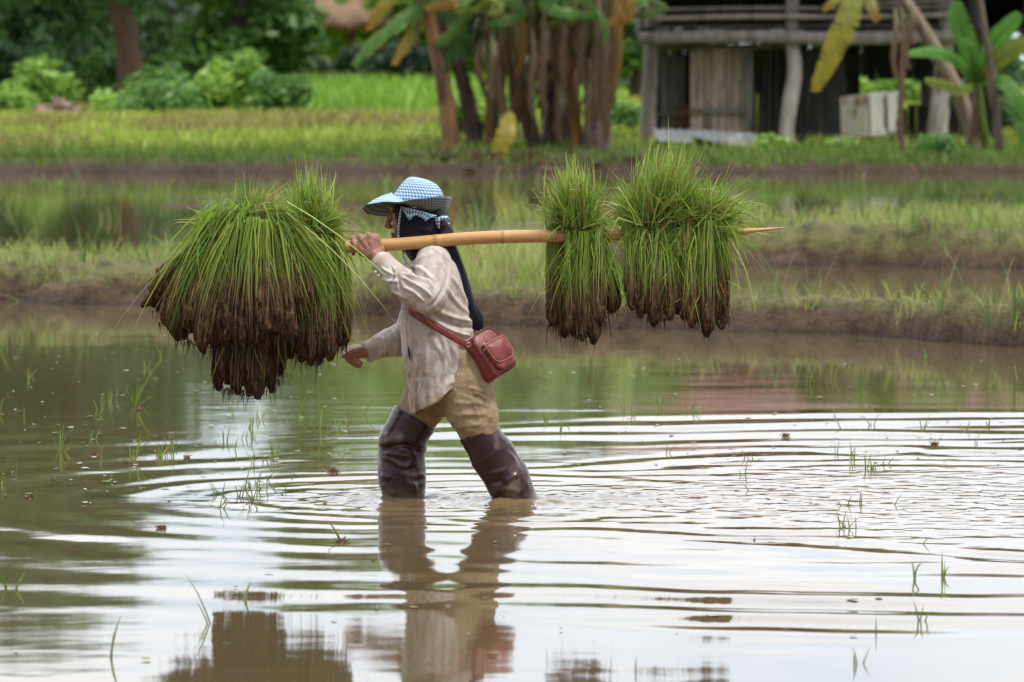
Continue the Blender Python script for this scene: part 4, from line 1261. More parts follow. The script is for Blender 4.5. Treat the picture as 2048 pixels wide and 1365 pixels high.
bundle('slimmer upright seedling bundle hanging just ahead of the gripping hand',
       [(594, 700, .12), (606, 716, .14), (622, 722, .15), (640, 718, .155), (657, 706, .16), (674, 698, .155), (690, 688, .15), (600, 690, .09), (635, 708, .09), (678, 690, .09)],
       (630, 462, PO - .005), 32, [(14, 0, 12, 130, 175, .1, (-8, 0), 14), (330, -3, 14, 80, 152, .2, (-10, -4), 16), (150, -38, 16, 50, 100, .4, (-20, 0), 14), (150, 40, 18, 50, 100, .45, (10, -4), 14), (24, 78, 14, 40, 70, .5, (16, 2), 8)],
       stems=60, loose=110, conv=.8, drape=[(110, 595, 680, 465, 495, .2, 80, 190, .155, .18)], radius=13, seed=5)
bundle('dark muddy seedling bundle hanging lowest beneath the front load',
       [(438, 770, .06), (455, 784, .09), (476, 786, .11), (498, 788, .12), (520, 780, .12), (542, 776, .11), (562, 752, .08), (470, 780, .04), (510, 782, .03), (548, 768, .03)],
       (508, 545, .07), 42, [(30, 20, 40, 30, 70, .3, (0, 0), 20)],
       stems=40, loose=30, conv=.85, brown=.62, drape=[(16, 470, 570, 640, 690, .3, 60, 120, .12, .15)], radius=14, seed=6, tie_part=False, hair=30)
bundle('small dark seedling bundle half hidden between the front bundles',
       [(562, 690, .04), (580, 706, .05), (600, 716, .05), (620, 726, .04), (640, 722, .03)],
       (590, 480, .06), 36, [(60, 0, 30, 40, 90, .3, (0, 0), 18)],
       stems=46, loose=30, conv=.8, brown=.5, radius=13, seed=7, tie_part=False, hair=26)

# the clump of seedlings sticking out sideways at the front
def side_clump(pts, r, seed, rootobj):
    pk = np.array([Q(*p) for p in pts])
    R = limb_rings(pk, np.array(r) * PX, np.array(r) * PX, n=18, sub=5)
    cc = R.mean(1, keepdims=True)
    nz_ = 1 + .25 * fbm(R.reshape(-1, 3) * [20, 60, 60], seed, 3).reshape(R.shape[:2])
    R = cc + (R - cc) * nz_[..., None]
    tt = np.linspace(0, 1, len(R))[:, None, None]
    C = np.broadcast_to(MUDC * .9 * (1 - tt) + np.array([.2, .125, .06]) * tt, R.shape)
    MB().rings(R, col=C.reshape(-1, 3)).build('root_clump', M['clod'], rootobj)


big = [o for o in COL.objects if o.get('label', '').startswith('largest seedling')][0]
side_clump([(287, 610, .15), (300, 600, .155), (325, 582, .16), (352, 562, .165), (375, 540, .17)], [7, 12, 12, 10, 6], 3, big)
side_clump([(330, 575, .13), (340, 562, .13), (356, 545, .135), (372, 530, .14)], [8, 9, 8, 5], 5, big)
rng = np.random.default_rng(77)
n = 90
b_ = np.stack([rng.uniform(318, 390, n), rng.uniform(540, 575, n), rng.uniform(.14, .18, n)], 1)
b_[:, 1] = 600 - (b_[:, 0] - 318) * .62 + rng.normal(0, 9, n)
tp_ = np.stack([rng.uniform(380, 480, n), rng.uniform(430, 520, n), rng.uniform(.15, .2, n)], 1)
V, Qd, C = blades(Qv(b_), Qv((b_ + tp_) / 2 + [0, -8, .01]), Qv(tp_), .004, K=5, taper=4, c0=STEM * 1.3, c1=YEL * .8)
link('stems', make_mesh('stems', V, quads=Qd, col=C), M['strand'], big)
# ------------------------------------------------------------------ grass and weeds on dikes, bank and meadow
rng = np.random.default_rng(21)


def scatter(n, y0, y1, margin=1.25, zmin=.03, zmax=9):
    n, margin = int(n * 1.5), margin * 1.5
    u = rng.random(n)
    y = np.sqrt(y0 ** 2 + u * (y1 ** 2 - y0 ** 2))
    x = rng.uniform(-1, 1, n) * (.09 * y * margin + .4)
    z = terrain(x, y)
    m = (z > zmin) & (z < zmax)
    return x[m], y[m], z[m]


def tufts(acc, x, y, z, hlo, hhi, w, cols, lean=.35, K=4, per=1, spread=.03, mow=None):
    x, y, z = (np.repeat(a, per) for a in (x, y, z))
    n = len(x)
    x = x + rng.normal(0, spread, n); y = y + rng.normal(0, spread, n)
    h = rng.uniform(hlo, hhi, n) * (1 if mow is None else np.repeat(mow, per))
    b_ = np.stack([x, y, z - .02], 1)
    d = rng.normal(0, lean, (n, 2)) * h[:, None]
    tp_ = b_ + np.stack([d[:, 0], d[:, 1], h], 1)
    mid = b_ + np.stack([d[:, 0] * .25, d[:, 1] * .25, h * .62], 1)
    t = np.clip(rng.random((n, 1)) * .6 + .4 * (fbm(np.stack([x, y, 0 * x], 1) * [1.1, .5, 1], 5, 2)[:, None] + .5), 0, 1)
    c = cols[0] * (1 - t) + cols[1] * t
    m = rng.random(n) < cols[3]
    c[m] = cols[2] * rng.uniform(.7, 1.2, (m.sum(), 1))
    face = np.stack([rng.normal(0, .5, n), rng.normal(1, .4, n), rng.normal(0, .2, n)], 1)[:, None]
    V, Qd, C = blades(b_, mid, tp_, w * rng.uniform(.6, 1.3, n), K=K, taper=1.6, c0=c * .7, c1=c * 1.1, face=face)
    acc.add(V, Qd, C)


DK = (np.array([.17, .27, .045]), np.array([.54, .60, .17]), np.array([.42, .32, .17]), .18)
acc = Acc()
x, y, z = scatter(15000, 32, 53, zmin=.09)
gn = fbm(np.stack([x, y, 0 * x], 1) * [1.2, .7, 1], 91, 3)
keep = (gn + .35 * (x < -1) + .12 > rng.uniform(-.25, .35, len(x)))
x, y, z, gn = x[keep], y[keep], z[keep], gn[keep]
tufts(acc, x, y, z, .05, .17, .008, DK, per=4, mow=np.clip(1 + gn, .5, 1.7))
# tall stray clumps on the right-hand dike and by the bank edge
x, y, z = scatter(750, 32.3, 50, zmin=.1)
m = (x > 1.0) | (rng.random(len(x)) < .25)
tufts(acc, x[m], y[m], z[m], .15, .38, .009, (np.array([.09, .17, .05]), np.array([.18, .28, .08]), DK[2], .1), lean=.4, per=5, K=6, spread=.05)
# roots and dry straw on the mud faces
x, y, z = scatter(2600, 31.5, 47, zmin=-.02, zmax=.16)
tufts(acc, x, y, z, .04, .12, .007, (np.array([.09, .07, .045]), np.array([.2, .15, .09]), DK[0], .25), lean=.9, per=2)
o = acc.build('dike_grass', M['grass'])
tag(o, 'short grass and weeds growing along the muddy dikes', 'grass', kind='stuff')

acc = Acc()
x, y, z = scatter(300, 50, 82, zmin=-.5, zmax=.06, margin=1.3)
gn = fbm(np.stack([x, y, 0 * x], 1) * [.8, .3, 1], 97, 3)
keep = gn - .25 * (x > .5) > rng.uniform(-.28, .3, len(x))
x, y, z = x[keep], y[keep], z[keep] * 0 + .01
tufts(acc, x, y, z, .06, .22, .016, (np.array([.11, .18, .04]), np.array([.36, .46, .10]), np.array([.30, .22, .12]), .18), per=9, spread=.14, lean=.35)
o = acc.build('paddy_weeds', M['grass'])
tag(o, 'loose weeds standing in the far flooded paddy', 'weeds', kind='stuff')

acc = Acc()
x, y, z = scatter(5000, 81, 86, zmin=.05)
m = (x > .3) | (rng.random(len(x)) < .3)
tufts(acc, x[m], y[m], z[m], .07, .17, .022, (np.array([.10, .19, .03]), np.array([.26, .40, .06]), np.array([.2, .16, .08]), .07), per=4, spread=.1)
x, y, z = scatter(9000, 83.5, 100, zmin=.12)
tufts(acc, x, y, z, .10, .26, .022, (np.array([.09, .17, .025]), np.array([.21, .34, .05]), np.array([.2, .16, .08]), .07), per=4, spread=.1)
x, y, z = scatter(12000, 86, 150, zmin=.05)
gn = fbm(np.stack([x, y, 0 * x], 1) * [.25, .12, 1], 99, 3)
left = x < 1
brn = (gn > .12) & left
tufts(acc, x[~brn], y[~brn], z[~brn], .15, .34, .045, (np.array([.27, .37, .045]), np.array([.50, .56, .10]), np.array([.3, .25, .09]), .06), per=4, spread=.25)
tufts(acc, x[brn], y[brn], z[brn], .15, .4, .045, (np.array([.26, .26, .06]), np.array([.38, .36, .10]), np.array([.2, .12, .06]), .25), per=4, spread=.25)
x, y, z = scatter(5000, 118, 156, zmin=.05)
m = (x > -6) & (x < 2)
tufts(acc, x[m], y[m], z[m], .4, .8, .09, (np.array([.18, .36, .04]), np.array([.3, .52, .06]), np.array([.2, .3, .05]), .05), per=5, spread=.3)
o = acc.build('meadow_grass', M['grass'])
tag(o, 'bright yellow green meadow grass beyond the far bank', 'grass', kind='stuff')


# ------------------------------------------------------------------ leaf clouds for bushes and trees
def leaf_cloud(centres, radii, n, size, c0, c1, light=.5, seed=0, flat=.6, stretch=(1, 1, 1)):
    r = np.random.default_rng(seed)
    centres, radii = np.asarray(centres, float), np.asarray(radii, float)
    k = r.choice(len(centres), n, p=radii ** 2 / (radii ** 2).sum())
    d = r.normal(0, 1, (n, 3)); d /= np.linalg.norm(d, axis=1)[:, None]
    rad = radii[k] * r.uniform(.35, 1.08, n) ** .6
    p = centres[k] + d * rad[:, None] * np.array(stretch)
    # twig clusters
    tw = r.normal(0, 1, (max(8, n // 14), 3))
    p = p + tw[r.integers(0, len(tw), n)] * size * .5
    a = r.normal(0, 1, (n, 3)); a[:, 2] *= flat; a /= np.linalg.norm(a, axis=1)[:, None]
    bq = np.cross(a, r.normal(0, 1, (n, 3))); bq /= np.linalg.norm(bq, axis=1)[:, None] + 1e-9
    s = size * r.uniform(.6, 1.35, n)[:, None]
    V = np.stack([p - a * s, p + bq * s * .42, p + a * s, p - bq * s * .42], 1).reshape(-1, 3)
    Qd = np.arange(n * 4).reshape(n, 4)
    kk = r.random(len(centres))[k][:, None] * .45 + r.random((n, 1)) * .55
    C = np.asarray(c0) * (1 - kk) + np.asarray(c1) * kk
    return V, Qd, np.repeat(C, 4, 0)


DG = ((.045, .11, .045), (.13, .26, .09)); MG = ((.075, .18, .04), (.22, .41, .09)); LG = ((.16, .32, .05), (.40, .60, .11))


def tree(px, D, height, cr, label, pal_=DG, n=4200, size=.22, trunk_r=.22, low=.32, seed=0, lean=0, lobes=16, group='trees beyond the meadow', name='tree', stretch=.5, tcol=(.085, .062, .045)):
    r = np.random.default_rng(300 + seed)
    gz = float(terrain(np.array([P(px, 200, D)[0]]), np.array([float(D)]))[0])
    b0 = np.array([P(px, 200, D)[0], D, gz])
    t = empty(name, b0, label, 'tree', group)
    q = MB()
    top = b0 + np.array([lean, 0, height * .72])
    pts = [b0 - [0, 0, .2], b0 + [0, 0, .3], b0 + [lean * .2 + r.normal(0, .1), 0, height * .25], b0 + [lean * .6 + r.normal(0, .15), 0, height * .5], top]
    q.limb(pts, [trunk_r * 1.4, trunk_r * 1.1, trunk_r * .85, trunk_r * .55, trunk_r * .15], n=14, wob=.12, seed=seed, side=(0, -1, 0))
    cs, rs = [], []
    for i in range(lobes):
        a = r.uniform(0, 2 * math.pi); hz = r.uniform(low, 1.0)
        rad = cr * (1 - .45 * abs(hz - .62) / .4) * r.uniform(.3, .95)
        c = b0 + np.array([lean * hz + rad * math.cos(a), rad * math.sin(a), height * hz * .93])
        cs.append(c); rs.append(cr * r.uniform(.26, .46))
        if i % 2 == 0:
            s0 = b0 + np.array([lean * hz * .6, 0, height * max(.18, hz * .72)])
            q.limb([s0, (s0 + c) / 2 + [0, 0, .2], c], [trunk_r * .38, trunk_r * .24, trunk_r * .06], n=7, sub=3, side=(0.2, -1, .3))
    me = q.mesh('trunk'); set_col(me, tcol)
    link('trunk', me, M['bark'], t)
    V, Qd, C = leaf_cloud(cs, rs, n, size, *pal_, seed=seed, stretch=(1, 1, .8))
    link('crown', make_mesh('crown', V, quads=Qd, col=C, smooth=False), M['foliage'], t)
    return t


def shrub(px, py, D, wpx, hpx, label, pal_=MG, n=1500, size=.11, seed=0, group='shrubs below the trees', lobes=9):
    r = np.random.default_rng(500 + seed)
    s = D / F
    c0 = P(px, py, D)
    gz = float(terrain(np.array([c0[0]]), np.array([float(D)]))[0])
    b0 = np.array([c0[0], D, gz])
    t = empty('shrub', b0, label, 'shrub', group)
    W, Hh = wpx * s / 2, hpx * s
    cs, rs = [], []
    for i in range(lobes):
        a = r.uniform(0, 2 * math.pi); rad = r.uniform(0, 1) ** .6
        hz = r.uniform(.12, .9) * (1 - .35 * rad)
        cs.append(b0 + np.array([W * rad * math.cos(a) * .85, W * rad * math.sin(a) * .7, Hh * hz])); rs.append(max(.16, min(W, Hh) * r.uniform(.28, .5)))
    V, Qd, C = leaf_cloud(cs, rs, n, size, *pal_, seed=seed)
    V[:, 2] = np.maximum(V[:, 2], gz - .02)
    link('foliage', make_mesh('foliage', V, quads=Qd, col=C, smooth=False), M['foliage'], t)
    q = MB()
    for i in range(0, lobes, 2):
        q.limb([b0 + [r.normal(0, .06), r.normal(0, .06), -.1], (b0 + cs[i]) / 2 + [0, 0, .05], cs[i]], [.03, .02, .006], n=6, sub=3, side=(0.1, -1, .1))
    me = q.mesh('stem'); set_col(me, (.07, .05, .035)); link('stem', me, M['bark'], t)
    return t


# tall trees behind the meadow (their crowns stand above the frame and show in the water)
tree(265, 128, 9.5, 3.0, 'big tree with the stout brown trunk rising over the rubble mound', DG, 6000, .24, .29, low=.34, seed=1, lean=-1.6, tcol=(.13, .075, .05))
tree(20, 140, 12.0, 4.6, 'tall dark tree at the far side of the meadow behind hanging leaves', DG, 15000, .28, .3, low=.12, seed=2, lobes=34)
tree(-170, 150, 12.5, 5.0, 'tallest dark tree standing past the edge of the meadow', DG, 10000, .3, .3, low=.14, seed=3, lobes=28)
tree(490, 150, 8.0, 3.0, 'leafy green tree standing behind the pale shrubs', MG, 8000, .24, .22, low=.12, seed=4, lobes=20)
tree(655, 172, 15.6, 2.7, 'thin airy tree rising high over the thatched shelter', MG, 3600, .26, .2, low=.5, seed=5, lobes=16)
tree(900, 158, 9.3, 3.3, 'round crowned tree behind the leaning banana stems', LG, 9000, .26, .2, low=.15, seed=6)
tree(1130, 150, 8.2, 3.2, 'dense tree hidden behind the brown banana clump', DG, 8000, .26, .2, low=.15, seed=7)
tree(740, 166, 9.3, 2.9, 'leafy green tree rising behind the grey green shrub', LG, 8000, .28, .2, low=.15, seed=18, lobes=22)
tree(570, 170, 8.0, 2.6, 'green tree crown above the shelter post', MG, 6000, .28, .2, low=.2, seed=19, lobes=20)
tree(1270, 140, 6.0, 2.0, 'small dull green tree between banana clump and wooden hut', MG, 2400, .22, .14, low=.1, seed=8)
tree(110, 165, 13.3, 4.0, 'dark tree filling the gap behind the stout trunk', DG, 9000, .3, .25, low=.1, seed=9, lobes=20)
tree(-520, 145, 12.0, 4.6, 'broad dark tree at the outer end of the tree row', DG, 7000, .3, .3, low=.14, seed=21, lobes=26)
tree(-860, 150, 11.0, 4.6, 'dark bushy tree beyond the end of the meadow', DG, 6000, .3, .3, low=.12, seed=22, lobes=26)
tree(2330, 128, 6.0, 2.6, 'low green tree past the far side of the hut', MG, 4000, .24, .2, low=.12, seed=23)
tree(2700, 140, 7.0, 3.0, 'round green tree standing in the field past the hut', MG, 4500, .26, .2, low=.12, seed=24)
# far wood closing the view
rw = np.random.default_rng(9)
cs = np.stack([np.concatenate([rw.uniform(-70, 80, 150), rw.uniform(-22, -2, 60)]), rw.uniform(195, 225, 210), rw.uniform(.8, 5.5, 210)], 1); rs = rw.uniform(1.4, 2.8, 210)
V, Qd, C = leaf_cloud(cs, rs, 32000, .42, (.02, .05, .018), (.075, .14, .045), seed=44)
o = link('distant_wood', make_mesh('distant_wood', V, quads=Qd, col=C, smooth=False), M['foliage'])
tag(o, 'dim green wood closing the view behind everything', 'wood', kind='stuff')

for i, (px, py, D, wp, hp, lab, pl, n, sz) in enumerate([
    (115, 175, 122, 150, 125, 'bright fern like shrub left of the stout brown trunk', LG, 1700, .13),
    (15, 200, 120, 120, 80, 'low yellow green shrub beside the rubble mound edge', LG, 1100, .12),
    (330, 190, 118, 330, 70, 'wide low mat of creeper covering the slope under the trunk', MG, 2200, .13),
    (470, 180, 119, 190, 150, 'pale leafy shrub in front of the dense green tree', LG, 2300, .13),
    (560, 190, 118, 110, 110, 'darker rounded shrub next to the pale leafy one', MG, 1400, .12),
    (330, 120, 124, 150, 90, 'olive shrub clinging to the right side of the stout trunk', MG, 1300, .12),
    (60, 120, 132, 170, 150, 'dark drooping shrub under the leftmost tall trees', DG, 2000, .16),
    (190, 120, 130, 130, 140, 'vine covered shrub against the left side of the trunk', MG, 1500, .13),
    (420, 140, 121, 110, 90, 'airy pale sapling between trunk and pale leafy shrub', LG, 900, .12),
    (240, 175, 119, 120, 60, 'bright creeper patch at the foot of the stout trunk', LG, 900, .11),
    (650, 140, 152, 170, 150, 'grey green shrub in front of the thatched shelter', ((.06, .1, .05), (.15, .2, .11)), 1900, .18),
    (790, 130, 150, 160, 140, 'blue green shrub between shelter and banana clump', ((.04, .085, .05), (.10, .16, .09)), 1900, .18),
    (520, 60, 160, 120, 190, 'tall green bush left of the shelter post', DG, 2000, .2),
    (960, 230, 93, 140, 150, 'light green undergrowth seen through the banana stems', LG, 1300, .10),
    (1250, 240, 100, 90, 90, 'small green bush at the hut corner post', MG, 900, .10),
    (1420, 200, 135, 200, 60, 'bright bush visible through the open hut floor', LG, 1300, .16),
    (1700, 205, 130, 380, 75, 'long bright thicket seen behind the leaning cabinet', LG, 2400, .16),
    (1545, 285, 86.3, 60, 40, 'little weed bush at the foot of the bent post', LG, 600, .06),
    (1680, 292, 86, 45, 30, 'little weed bush below the rusty white cabinet', LG, 500, .06),
    (1890, 320, 84.6, 110, 40, 'dark rounded weed bush on the bank below the leaning stem', MG, 1200, .05),
    (1985, 120, 97, 190, 260, 'dark leafy bush filling the shade behind the young banana', DG, 2400, .14),
]):
    shrub(px, py, D, wp, hp, lab, pl, n, sz, seed=i)

# rubble mound
rb = np.random.default_rng(15)
c0 = P(118, 195, 117); gz = float(terrain(np.array([c0[0]]), np.array([117.0]))[0])
q = MB()
for i in range(70):
    a, r_ = rb.uniform(0, 2 * math.pi), rb.uniform(0, 1) ** .6
    s = rb.uniform(.05, .17)
    R3 = np.linalg.qr(rb.normal(0, 1, (3, 3)))[0]
    q.box([c0[0] + r_ * .62 * math.cos(a), 117 + r_ * .5 * math.sin(a), gz + .45 * (1 - r_) * rb.uniform(.4, 1) + .03], (s, s * .7, s * .45), R3, col=np.array([.24, .16, .12]) * rb.uniform(.5, 1.5))
o = q.build('rubble_heap', M['debris'], None, base=[c0[0], 117, gz], smooth=False)
tag(o, 'heap of reddish brown rubble and dry branches at the meadow edge', 'rubble')

# thatched shelter far behind
sh = empty('thatched_shelter', [P(640, 100, 158)[0], 158, .6], 'thatched shelter roof on rough posts far behind the meadow', 'shelter')
s = 158 / F
def W(px, py, D): return P(px, py, D)
r0, r1, r2, r3 = W(520, 45, 157), W(800, 50, 157), W(770, -120, 160), W(550, -120, 160)
q = MB()
nx, nyy = 26, 8
Gd = np.zeros((nyy, nx, 3))
for a in range(nyy):
    for bq in range(nx):
        u, v = bq / (nx - 1), a / (nyy - 1)
        Gd[a, bq] = (r0 * (1 - u) + r1 * u) * (1 - v) + (r3 * (1 - u) + r2 * u) * v + rb.normal(0, .05, 3)
q.rings(Gd, cap=(False, False), closed=False)
ro = q.build('roof', M['thatch'], sh)
md = ro.modifiers.new('thick', 'SOLIDIFY'); md.thickness = .25
for px in (535, 620, 700, 775):
    q = MB(); a_ = W(px, 40, 157.6); q.limb([[a_[0], 157.6, .5], [a_[0] + .05, 157.6, 1.4], [a_[0], 157.6, a_[2]]], [.17, .15, .14], n=10, wob=.1)
    me = q.mesh('post'); set_col(me, (.20, .115, .06)); link('post', me, M['wood'], sh)
q = MB()
for i in range(14):
    a_ = W(596 + i * 8, 120, 155); hh = rb.uniform(.5, .9)
    q.box([a_[0], 155 + rb.normal(0, .05), .6 + hh / 2], (.04, .02, hh / 2), col=np.array([.33, .36, .42]) * rb.uniform(.6, 1.3), jit=.01)
o = q.build('fence', M['debris'], None, base=[W(650, 120, 155)[0], 155, .6], smooth=False)
tag(o, 'grey blue picket fence in front of the thatched shelter', 'fence')

# ------------------------------------------------------------------ bananas
GL = np.array([.10, .26, .04]); GLy = np.array([.24, .30, .04]); ORN = np.array([.42, .20, .025]); DRY = np.array([.19, .115, .07]); YLW = np.array([.5, .38, .03])


def banana_leaf(parent, pts, width, c0, c1, name='leaf', torn=.35, seed=0, facing=None, n=28):
    """a blade either side of its midrib, torn between the veins"""
    r = np.random.default_rng(seed)
    p = catmull(np.array(pts, float), max(4, n // (len(pts) - 1)))
    m = len(p)
    T = np.gradient(p, axis=0); T /= np.linalg.norm(T, axis=1)[:, None]
    fc = np.array([0, -1.0, .25]) if facing is None else np.array(facing, float)
    s = np.cross(T, fc); s /= np.linalg.norm(s, axis=1)[:, None] + 1e-9
    nn = np.cross(s, T)
    t = np.linspace(0, 1, m)
    w = width * np.clip(np.sin(math.pi * np.clip(t * .93 + .045, 0, 1)) ** .55, .05, 1)
    q = MB()
    for sd in (-1, 1):
        V, Fc, Cc = [], [], []
        for i in range(m - 1):
            ww = w[i] * (1 - torn * r.random() ** 2 * .6)
            w2 = w[i + 1] * (1 - torn * r.random() ** 2 * .6) if r.random() < torn else ww * w[i + 1] / max(w[i], 1e-6)
            gap = r.random() < torn
            dz = -abs(r.normal(0, .18)) * ww * (1.2 if gap else .5)
            k = len(V)
            a, b_ = p[i], p[i + 1]
            e0 = a + s[i] * sd * ww + nn[i] * dz + T[i] * ww * .18
            e1_ = b_ + s[i + 1] * sd * w2 + nn[i + 1] * dz + T[i + 1] * w2 * .18 - (T[i] * .12 * width if gap else 0)
            m0, m1 = (a + e0) / 2 + nn[i] * .05 * ww, (b_ + e1_) / 2 + nn[i] * .05 * ww
            V += [a, b_, m0, m1, e0, e1_]
            Fc += [(k, k + 1, k + 3, k + 2), (k + 2, k + 3, k + 5, k + 4)]
            f = np.clip(t[i] + r.normal(0, .08), 0, 1)
            cc = c0 * (1 - f) + c1 * f
            ed = cc * .7 + np.array(ORN) * .3 if r.random() < torn else cc
            Cc += [cc, cc, cc, cc, ed, ed]
        q.add(V, Fc, np.array(Cc))
    lf = q.build(name, M['foliage'], parent)
    rbm = MB().limb(p, np.interp(np.linspace(0, 1, m), [0, 1], [.022, .004]), n=6, sub=1)
    me = rbm.mesh('midrib'); set_col(me, c0 * .6 + np.array([.2, .25, .1]) * .5); link('midrib', me, M['grass'], lf)
    return lf


def pseudostem(parent, pts, rad, col, seed=0, name='pseudostem', strips_n=9):
    r = np.random.default_rng(seed)
    q = MB()
    R = limb_rings(pts, rad, n=18, sub=8, wob=.14, seed=seed)
    Cc = np.empty(R.shape); base_c = np.array(col)
    tt = r.uniform(.65, 1.35, (1, R.shape[1], 1))
    Cc[:] = base_c * tt
    q.rings(R, col=Cc.reshape(-1, 3))
    me = q.mesh(name)
    o = link(name, me, M['bark'], parent)
    if strips_n:     # loose sheath strips hanging off the stem
        P0 = catmull(np.array(pts, float), 8)
        q = MB()
        for i in range(strips_n):
            j = r.integers(len(P0) // 4, len(P0) - 1)
            a = r.uniform(math.pi, 2 * math.pi)
            rr = float(np.interp(j, [0, len(P0) - 1], [rad[0], rad[-1]])) * 1.08
            c = P0[j] + np.array([rr * math.cos(a), rr * math.sin(a) * .9, 0])
            ln = r.uniform(.35, 1.0)
            e = c + np.array([r.normal(0, .08), -.03, -ln]); mdp = (c + e) / 2 + np.array([math.cos(a) * .06, -.05, .05])
            V, Qd, C_ = blades(c[None], mdp[None], e[None], [r.uniform(.05, .12)], K=7, taper=3, c0=DRY * r.uniform(.5, 1.2), c1=DRY * r.uniform(.4, 1.1), face=np.array([[[r.normal(0, .4), 1, 0]]]))
            q.add(V, Qd, C_)
        q.build('dry_sheath', M['grass'], parent)
    return o


def banana(pxy, D, rad, col, label, leaves=6, seed=0, top=2.6, strips_n=9, group='banana plants on the far bank', lw=.32, ll=1.7):
    """pxy: pixel polyline of the stem from its foot up to where it leaves the frame"""
    r = np.random.default_rng(700 + seed)
    pts = [P(x, y, D) for x, y in pxy]
    g_ = float(terrain(np.array([pts[0][0]]), np.array([float(D)]))[0])
    pts[0][2] = g_ - .05
    d = (pts[-1] - pts[-2]) / np.linalg.norm(pts[-1] - pts[-2])
    ext = max(.2, (top - (pts[-1][2] - g_)) / max(.5, d[2]))
    pts.append(pts[-1] + d * ext * .9)
    t = empty('banana_plant', [pts[0][0], D, g_], label, 'banana plant', group)
    radii = np.interp(np.linspace(0, 1, len(pts)), [0, .15, 1], [rad * 1.25, rad, rad * .62])
    pseudostem(t, pts, radii, col, seed, strips_n=strips_n)
    tp = pts[-1]
    for i in range(leaves):
        a = i * 2.4 + r.uniform(0, .6); el = r.uniform(.5, 1.25); L_ = ll * r.uniform(.75, 1.15)
        h = np.array([math.cos(a), math.sin(a), 0])
        p1 = tp + h * L_ * .3 * math.cos(el) + np.array([0, 0, L_ * .42 * math.sin(el)])
        p2 = tp + h * L_ * .7 + np.array([0, 0, L_ * .45 * math.sin(el)])
        p3 = tp + h * L_ * 1.0 + np.array([0, 0, L_ * (.2 - r.uniform(0, .5))])
        k = r.random()
        banana_leaf(t, [tp - [0, 0, .1], p1, p2, p3], lw * r.uniform(.7, 1.1), GL * (1 - .5 * k) + GLy * .5 * k, GL * .6 + GLy * .5 * k, seed=seed * 20 + i, torn=.45, n=20)
    return t


b1 = banana([(905, 272), (890, 190), (872, 100), (858, 40)], 86, .125, (.30, .15, .07), 'banana plant with a smooth orange brown leaning stem', 5, 1, strips_n=3)
b2 = banana([(957, 266), (930, 180), (902, 90), (885, 30)], 86.6, .12, (.11, .07, .055), 'banana plant with a dark leaning stem behind the orange one', 5, 2)
b3 = banana([(985, 262), (987, 180), (984, 90), (982, 20)], 88, .10, (.15, .12, .09), 'slim greyish upright banana plant in the middle of the clump', 4, 3)
b4 = banana([(1072, 302), (1052, 200), (1036, 110), (1022, 40)], 86.5, .11, (.13, .08, .055), 'brown banana plant leaning gently behind the yellow dead leaf', 4, 4, strips_n=12)
b5 = banana([(1108, 298), (1108, 200), (1102, 100), (1100, 20)], 87, .17, (.10, .075, .06), 'thick banana plant wrapped in dark dead sheaths', 5, 5, strips_n=20)
b6 = banana([(1158, 300), (1150, 220), (1142, 150), (1136, 60)], 86.2, .08, (.42, .22, .06), 'banana plant with a narrow yellow orange stem', 2, 6, strips_n=0, lw=.2)
b7 = banana([(1194, 300), (1194, 200), (1190, 100), (1190, 10)], 86, .19, (.15, .10, .08), 'widest banana plant, hung with pinkish brown dead leaves', 5, 7, strips_n=26)
b8 = banana([(1140, 300), (1128, 200), (1132, 100), (1150, 10)], 87.5, .14, (.11, .08, .06), 'shaded banana plant at the back of the clump', 4, 8, strips_n=14)
# leaves seen low in the picture
def PL(l, D): return [P(x, y, D + dd) for x, y, dd in l]
banana_leaf(b1, PL([(880, 0, 0), (830, 25, -.2), (760, 75, -.4), (705, 132, -.5)], 86), .13, GL, GL * .8, seed=61, torn=.7)
banana_leaf(b1, PL([(878, 10, .2), (845, 40, 0), (815, 85, -.2), (786, 132, -.3)], 86), .11, GL * 1.1, ORN, seed=62, torn=.7)
banana_leaf(b1, PL([(860, -40, 0), (800, -15, -.2), (762, 20, -.3), (735, 62, -.3)], 86), .12, GLy, ORN, seed=63, torn=.7)
banana_leaf(b1, PL([(960, -30, 0), (930, -5, -.2), (895, 8, -.3), (850, 18, -.3)], 85.5), .10, ORN, ORN * .9, seed=64, torn=.3)
banana_leaf(b2, PL([(885, 20, 0), (912, 50, -.3), (905, 100, -.3), (880, 150, -.3)], 86.2), .15, GL * .55, GL * .5, seed=65)
banana_leaf(b3, PL([(1000, -60, 0), (1004, -10, -.3), (1000, 40, -.35), (996, 86, -.35)], 86.5), .21, GL * .9, GL, seed=66, torn=.1)
banana_leaf(b7, PL([(1218, -40, 0), (1226, 40, -.2), (1228, 120, -.25), (1226, 222, -.25)], 85.6), .09, ORN * .55, DRY, seed=67, torn=.5)
banana_leaf(b7, PL([(1236, -40, 0), (1238, 20, -.2), (1240, 90, -.25), (1238, 160, -.25)], 86), .05, YLW * .8, ORN * .6, seed=68, torn=.4)
for k_, (x, y0, y1, w_) in enumerate(((1165, -10, 170, .09), (1195, -10, 240, .10), (1210, 20, 260, .09), (1128, -10, 180, .07), (1088, 20, 230, .08), (1065, 60, 240, .06), (984, 70, 200, .07), (1178, 120, 290, .08), (1120, 170, 290, .08))):
    banana_leaf((b7, b7, b7, b8, b5, b4, b3, b7, b8)[k_], PL([(x, y0, 0), (x + 3, y0 + (y1 - y0) * .3, -.25), (x - 4, y0 + (y1 - y0) * .7, -.28), (x + 2, y1, -.28)], 85.4), w_, DRY * rb.uniform(.45, .95), DRY * rb.uniform(.4, .9), name='dead_leaf', seed=80 + k_, torn=.7)
rl = np.random.default_rng(55)
